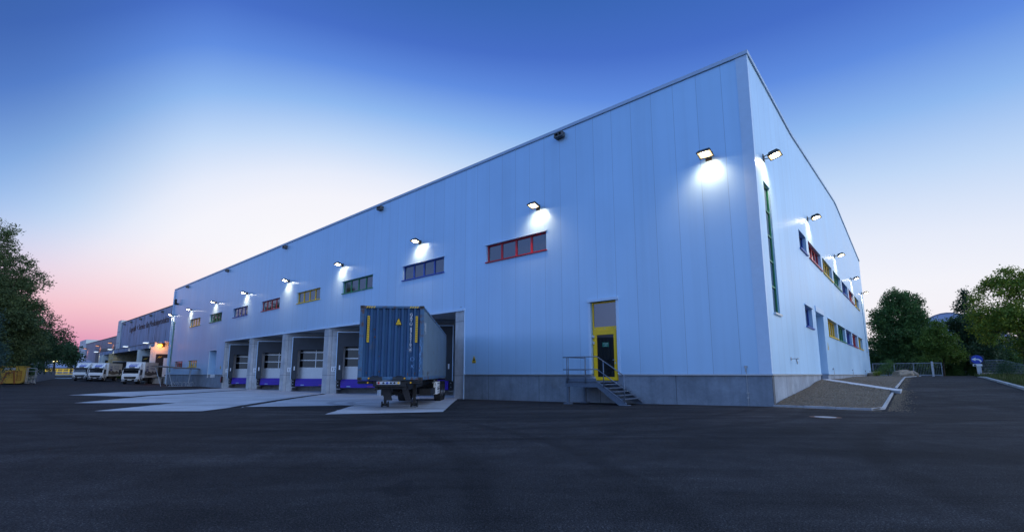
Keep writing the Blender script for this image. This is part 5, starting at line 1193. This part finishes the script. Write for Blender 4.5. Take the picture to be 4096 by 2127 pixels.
def leaf_mesh(name, V, mats, parent):
    nq = len(V)//4; me = bpy.data.meshes.new(name); me.vertices.add(len(V)); me.vertices.foreach_set('co', V.astype(np.float32).ravel()); me.loops.add(nq*4); me.loops.foreach_set('vertex_index', np.arange(nq*4, dtype=np.int32)); me.polygons.add(nq); me.polygons.foreach_set('loop_start', np.arange(0, nq*4, 4, dtype=np.int32))
    try: me.polygons.foreach_set('loop_total', np.full(nq, 4, dtype=np.int32))
    except Exception: pass
    me.materials.append(mats); me.update(calc_edges=True); me.validate(); o = bpy.data.objects.new(name, me); COL.objects.link(o)
    if parent is not None: o.parent = parent
    return o
def tree(name, label, pos, blobs, leaf, seed, size=.28, elong=1.6, per=7, spread=.6, droop=.2, tr=.22, cat='tree', group=None, limbs=True):
    o = thing(name, label, cat, Matrix.Translation(pos), group); rs = random.Random(seed)
    leaf_mesh('crown', leaves(blobs, seed, size, elong, per, spread, droop), leaf, o)
    mb = MB(); top = max(b[2] for b in blobs); low = min(b[2]-b[5] for b in blobs); fk = max(.5, low+(top-low)*.25); mb.tube((0, 0, -.4), (rs.uniform(-.1, .1), rs.uniform(-.1, .1), fk), tr, 9, tr*.7)
    if limbs:
        for b in blobs:
            c = Vector(b[:3]); st = Vector((0, 0, fk-.1)); mid = st.lerp(c, .5)+Vector((rs.uniform(-.3, .3), rs.uniform(-.3, .3), .35)); mb.tube(st, mid, tr*.5, 6, tr*.32); mb.tube(mid, c, tr*.32, 6, tr*.12)
            for _ in range(4):
                e_ = c+Vector((rs.uniform(-1, 1)*b[3], rs.uniform(-1, 1)*b[4], rs.uniform(-.6, 1)*b[5]))*.75; mb.tube(c.lerp(mid, rs.uniform(0, .5)), e_, tr*.14, 5, tr*.04)
    mb.build('trunk', m_bark, o, smooth=True); return o
# --- left group
tree('leafy_tree', 'tall dense feathery tree at the left edge behind the yellow container', (-62.6, 53.0, 0), [(0, 0, 5, 6, 4, 4.5, 1700), (4.2, -1, 7.0, 4.4, 3.4, 3.8, 1300), (-1, 0, 10.5, 6, 4, 4.2, 1500), (2.6, 0, 12.4, 4.2, 3.4, 3.4, 1150), (6.4, 0, 5.0, 2.8, 2.6, 3.2, 700), (.5, 0, 16.2, 3.6, 3, 3.0, 760), (7.2, 0, 8.4, 1.8, 1.8, 1.9, 300), (5.6, 0, 10.6, 2.0, 2.0, 1.8, 330)], lf_olive, 11, .26, 2.4, 15, .8, .08, .4, group='trees on the left')
tree('leafy_tree', 'dark tree behind the steel platform cart', (-71.5, 69, 0), [(0, 0, 5, 4.4, 3, 4, 700), (1.6, 0, 7.5, 3.4, 3, 3.2, 480), (-2, 0, 9.5, 4.6, 3, 4, 600), (2.6, 0, 4.6, 2.4, 2.2, 2.6, 300)], lf_dark, 12, .26, 2.2, 16, 1.0, .2, .3, group='trees on the left')
tree('leafy_tree', 'spreading dark tree hanging over the far grey panel fence', (-92, 86, .1), [(0, 0, 6, 4.4, 3, 3.2, 560), (2.4, 0, 4.9, 3, 2.4, 1.8, 300), (-3, 0, 8, 4.4, 3, 3.6, 500), (4.6, 0, 4.5, 2.0, 1.8, 1.3, 160)], lf_dark, 13, .30, 2.2, 14, 1.0, .15, .3, group='trees on the left')
tree('leafy_tree', 'small dark tree above the far pale blue building', (-124, 128, .5), [(0, 0, 7, 5, 3, 3.4, 380), (4.6, 0, 5.6, 3, 2.4, 2.8, 240), (-6, 0, 8.5, 6, 4, 4.5, 420)], lf_dark, 14, .6, 1.8, 7, .9, .1, .3, group='trees on the left')
tree('leafy_tree', 'rounded far treetops just left of the pale end panel', (-166, 176, 0), [(0, 0, 8, 6, 4, 4, 300), (7, 0, 7.5, 4, 3, 3, 200), (12.5, 0, 7.0, 3.6, 3, 2.4, 160)], lf_dark, 15, .8, 1.8, 7, 1.0, .1, .3, group='trees on the left')
tree('spruce', 'blue green spruce at the lower left edge', (-53.6, 48.0, 0), [(0, 0, 1.5, 2.0, 2.0, 1.6, 380), (0, 0, 3.4, 1.6, 1.6, 1.6, 300), (0, 0, 5.4, 1.1, 1.1, 1.5, 190), (0, 0, 7.2, .55, .55, 1.3, 90)], lf_spruce, 16, .26, 4, 8, .6, .5, .14, limbs=False)
for q, (x, y, h) in enumerate(((-98, 81, 1.25), (-106, 94, 1.25), (-90, 72, 1.2))):     # the row goes on along the yard and shows in the window panes
    tree('leafy_tree', ['tall tree behind the feathery tree, mirrored in the far blue upper window', 'tall tree behind the feathery tree, mirrored in the far green upper window', 'tall tree behind the feathery tree, mirrored in the farther red upper window'][q], (x, y, 0), [(0, 0, 5*h, 5, 5, 4, 420), (1, -1, 9*h, 5, 5, 4, 420), (0, 1, 13*h, 4, 4, 3.4, 300)], lf_olive, 61+q, .55, 2.2, 8, 1.0, .15, .4, group='trees on the left')
def hedge(name, label, pts, wdt, z0, z1, leaf, seed, size, dens, cat='hedge'):
    rs = np.random.RandomState(seed); V = []
    o = thing(name, label, cat, None); bl = []
    for (a, b) in zip(pts[:-1], pts[1:]):
        a, b = Vector(a), Vector(b); L_ = (b-a).length; n = max(1, int(L_/1.1))
        for i in range(n):
            c = a.lerp(b, (i+.5)/n); hh = (z1-z0)*rs.uniform(.93, 1.06); bl.append((c.x, c.y, z0+hh/2, .95, wdt/2, hh/2*1.05, int(dens)))
    leaf_mesh('foliage', leaves(bl, seed, size, 1.6, 6, .3, .1), leaf, o)
    mb = MB(); nb = len(bl)
    for b in bl: mb.tube((b[0], b[1], z0-.3), (b[0], b[1], z0+(z1-z0)*.7), .05, 5, .02)
    mb.build('stems', m_bark, o); return o
hedge('hedge', 'dark unclipped hedge behind the yellow container', [(-79, 66), (-67.8, 66.5)], 2.4, -.2, 3.4, lf_dark, 31, .3, 190)
hedge('hedge', 'dark bushes between the platform cart and the far gate', [(-72.5, 70), (-85, 80.5), (-104, 99), (-113, 111)], 2.6, -.1, 2.8, lf_dark, 32, .34, 130)
hedge('clipped_hedge', 'low clipped green hedge behind the white guard rail', [(-95, 104.4), (-86, 105)], 1.2, .3, 1.5, lf_light, 33, .22, 120)
# --- right group
tree('maple_tree', 'round dense green tree beside the rear corner of the warehouse', (60.2, 70, .9), [(0, 0, 3.2, 4.4, 3, 2.8, 1216), (-1.6, 0, 6.4, 3.4, 3, 2.8, 992), (1.6, 0, 6.2, 3.4, 3, 2.8, 992), (-.4, 0, 9.4, 3.0, 2.6, 2.6, 832), (-1.3, 0, 11.7, 1.4, 1.4, 1.5, 272), (1.0, 0, 11.2, 1.3, 1.3, 1.5, 240), (3.5, 0, 4.4, 2.0, 2, 2.2, 432), (-3.4, 0, 8.4, 1.4, 1.4, 1.9, 288)], lf_green, 41, .25, 1.5, 12, .8, .12, .3, group='trees on the right')
tree('young_tree', 'smaller bright green tree in front of the dark hedge', (58.0, 62.5, 1.0), [(0, 0, 3.4, 2.1, 1.6, .9, 336), (-1.1, 0, 4.5, 1.5, 1.3, .8, 240), (1.0, 0, 4.6, 1.4, 1.3, .8, 240), (-.1, 0, 5.9, 1.1, 1.0, .8, 176), (-1.7, 0, 2.3, 1.2, 1.1, .6, 144), (1.8, 0, 2.9, 1.3, 1.1, .6, 160), (.2, 0, 6.9, .5, .5, .5, 48)], lf_light, 42, .22, 1.5, 9, .7, .3, .10, group='trees on the right')
tree('leafy_tree', 'dark tree between the bright young tree and the yellowing maple', (69.4, 69, .9), [(0, 0, 4.2, 4.2, 3, 3.0, 992), (-1.4, 0, 7.2, 2.6, 2.4, 2.0, 576), (1.8, 0, 7.6, 3, 2.6, 2.4, 640), (-1.0, 0, 9.8, 1.1, 1.0, 1.5, 160), (-.6, 0, 11.8, .5, .5, 1.3, 64)], lf_dark, 43, .25, 1.5, 12, .8, .15, .25, group='trees on the right')
tree('maple_tree', 'large open yellow green maple at the right edge', (59.2, 53.5, .8), [(-3.0, 0, 8.2, 2.2, 2.2, 2.1, 416), (-1.0, 0, 10.6, 2.0, 2, 1.7, 352), (1.8, 0, 10.2, 2.2, 2, 1.9, 384), (4.4, 0, 10.0, 2.2, 2, 2, 368), (-1.2, 0, 7.2, 2.4, 2, 1.9, 416), (2.0, 0, 7.0, 2.8, 2.2, 2.1, 496), (-2.9, 0, 5.4, 2.0, 2, 1.5, 304), (.8, 0, 4.2, 2.4, 2, 1.8, 416), (4.2, 0, 5.0, 2.6, 2, 2.4, 464), (.2, 0, 12.0, .9, .9, .8, 96), (5.6, 0, 12.0, 1.3, 1, 1, 144), (2.6, 0, 12.0, .8, .8, .7, 80)], lf_yel, 44, .22, 1.35, 9, .7, .2, .22, group='trees on the right')
tree('leafy_tree', 'olive tree hanging low at the far right behind the mesh fence', (53.4, 45.0, .8), [(0, 0, 3.2, 2.4, 2, 2.2, 672), (1.6, 0, 5.4, 2.2, 2, 2.0, 576), (-1.4, 0, 4.6, 1.3, 1.3, 1.3, 256), (3.2, 0, 3.2, 2.2, 2, 2.4, 544)], lf_olive, 45, .20, 1.5, 11, .6, .2, .18, group='trees on the right')
hedge('hedge', 'tall dark clipped hedge across the end of the side road', [(50, 74), (62, 71.5), (76, 69)], 1.8, .6, 4.8, lf_green, 51, .22, 520)
hedge('hedge', 'dark background thicket behind the tall hedge', [(56, 80), (68, 78), (86, 72)], 3, .6, 7.4, lf_dark, 52, .32, 480)
tree('shrub', 'rounded shrub at the right edge above the kerb', (46.8, 38.5, .8), [(0, 0, .9, 1.5, 1.3, 1.1, 260), (1.7, 0, 1.5, 1.6, 1.3, 1.6, 280), (3.6, 0, 1.6, 1.6, 1.3, 1.9, 280), (.6, 0, 2.2, .9, .8, .8, 110)], lf_olive, 46, .2, 1.5, 6, .4, .2, .06, cat='shrub')
tree('small_pine', 'small round pine bush growing by the large boulder', site(46.2, -1.9, 1.1), [(0, 0, .75, .75, .75, .75, 170), (0, 0, 1.35, .45, .45, .5, 70)], lf_green, 47, .16, 5, 8, .25, -.3, .05, cat='shrub', limbs=False)
tree('small_pine', 'small pine bush in front of the wire mesh fence', site(44.8, -10.9, 1.0), [(0, 0, .7, .7, .7, .7, 150), (0, 0, 1.2, .4, .4, .4, 60)], lf_dark, 48, .16, 5, 8, .25, -.3, .05, cat='shrub', limbs=False)
tree('garden_plant', 'low yellow green plant left of the large boulder', site(45.6, -.9, 1.1), [(0, 0, .25, .5, .5, .3, 70)], lf_yel, 49, .14, 3, 7, .3, -.4, .03, cat='plant', limbs=False)
# grass of the verge
rs = np.random.RandomState(77); n = 15000; s_ = rs.uniform(3, 47, n); t_ = -8.75-rs.uniform(0, 1, n)**1.4*7; base = np.array([site(a, b, float(zg(a, b))+.08) for a, b in zip(s_, t_)]); an = rs.uniform(0, 6.28, n); h = rs.uniform(.08, .30, n)*(1+.8*(rs.uniform(size=n) < .1)); wv = np.stack([np.cos(an), np.sin(an), 0*an], 1)*.014; ln_ = np.stack([np.cos(an+1.6)*rs.uniform(-.1, .1, n), np.sin(an+1.6)*rs.uniform(-.1, .1, n), h], 1)
V = np.stack([base-wv, base+wv, base+ln_+wv*.2, base+ln_-wv*.2], 1).reshape(-1, 3); o = leaf_mesh('grass', V, leaf_mat('grass_blades', (.03, .05, .012), (.06, .085, .02), (.11, .11, .03)), None); tag(o, 'rough grass and weeds on the verge behind the kerb', 'grass', kind='stuff')
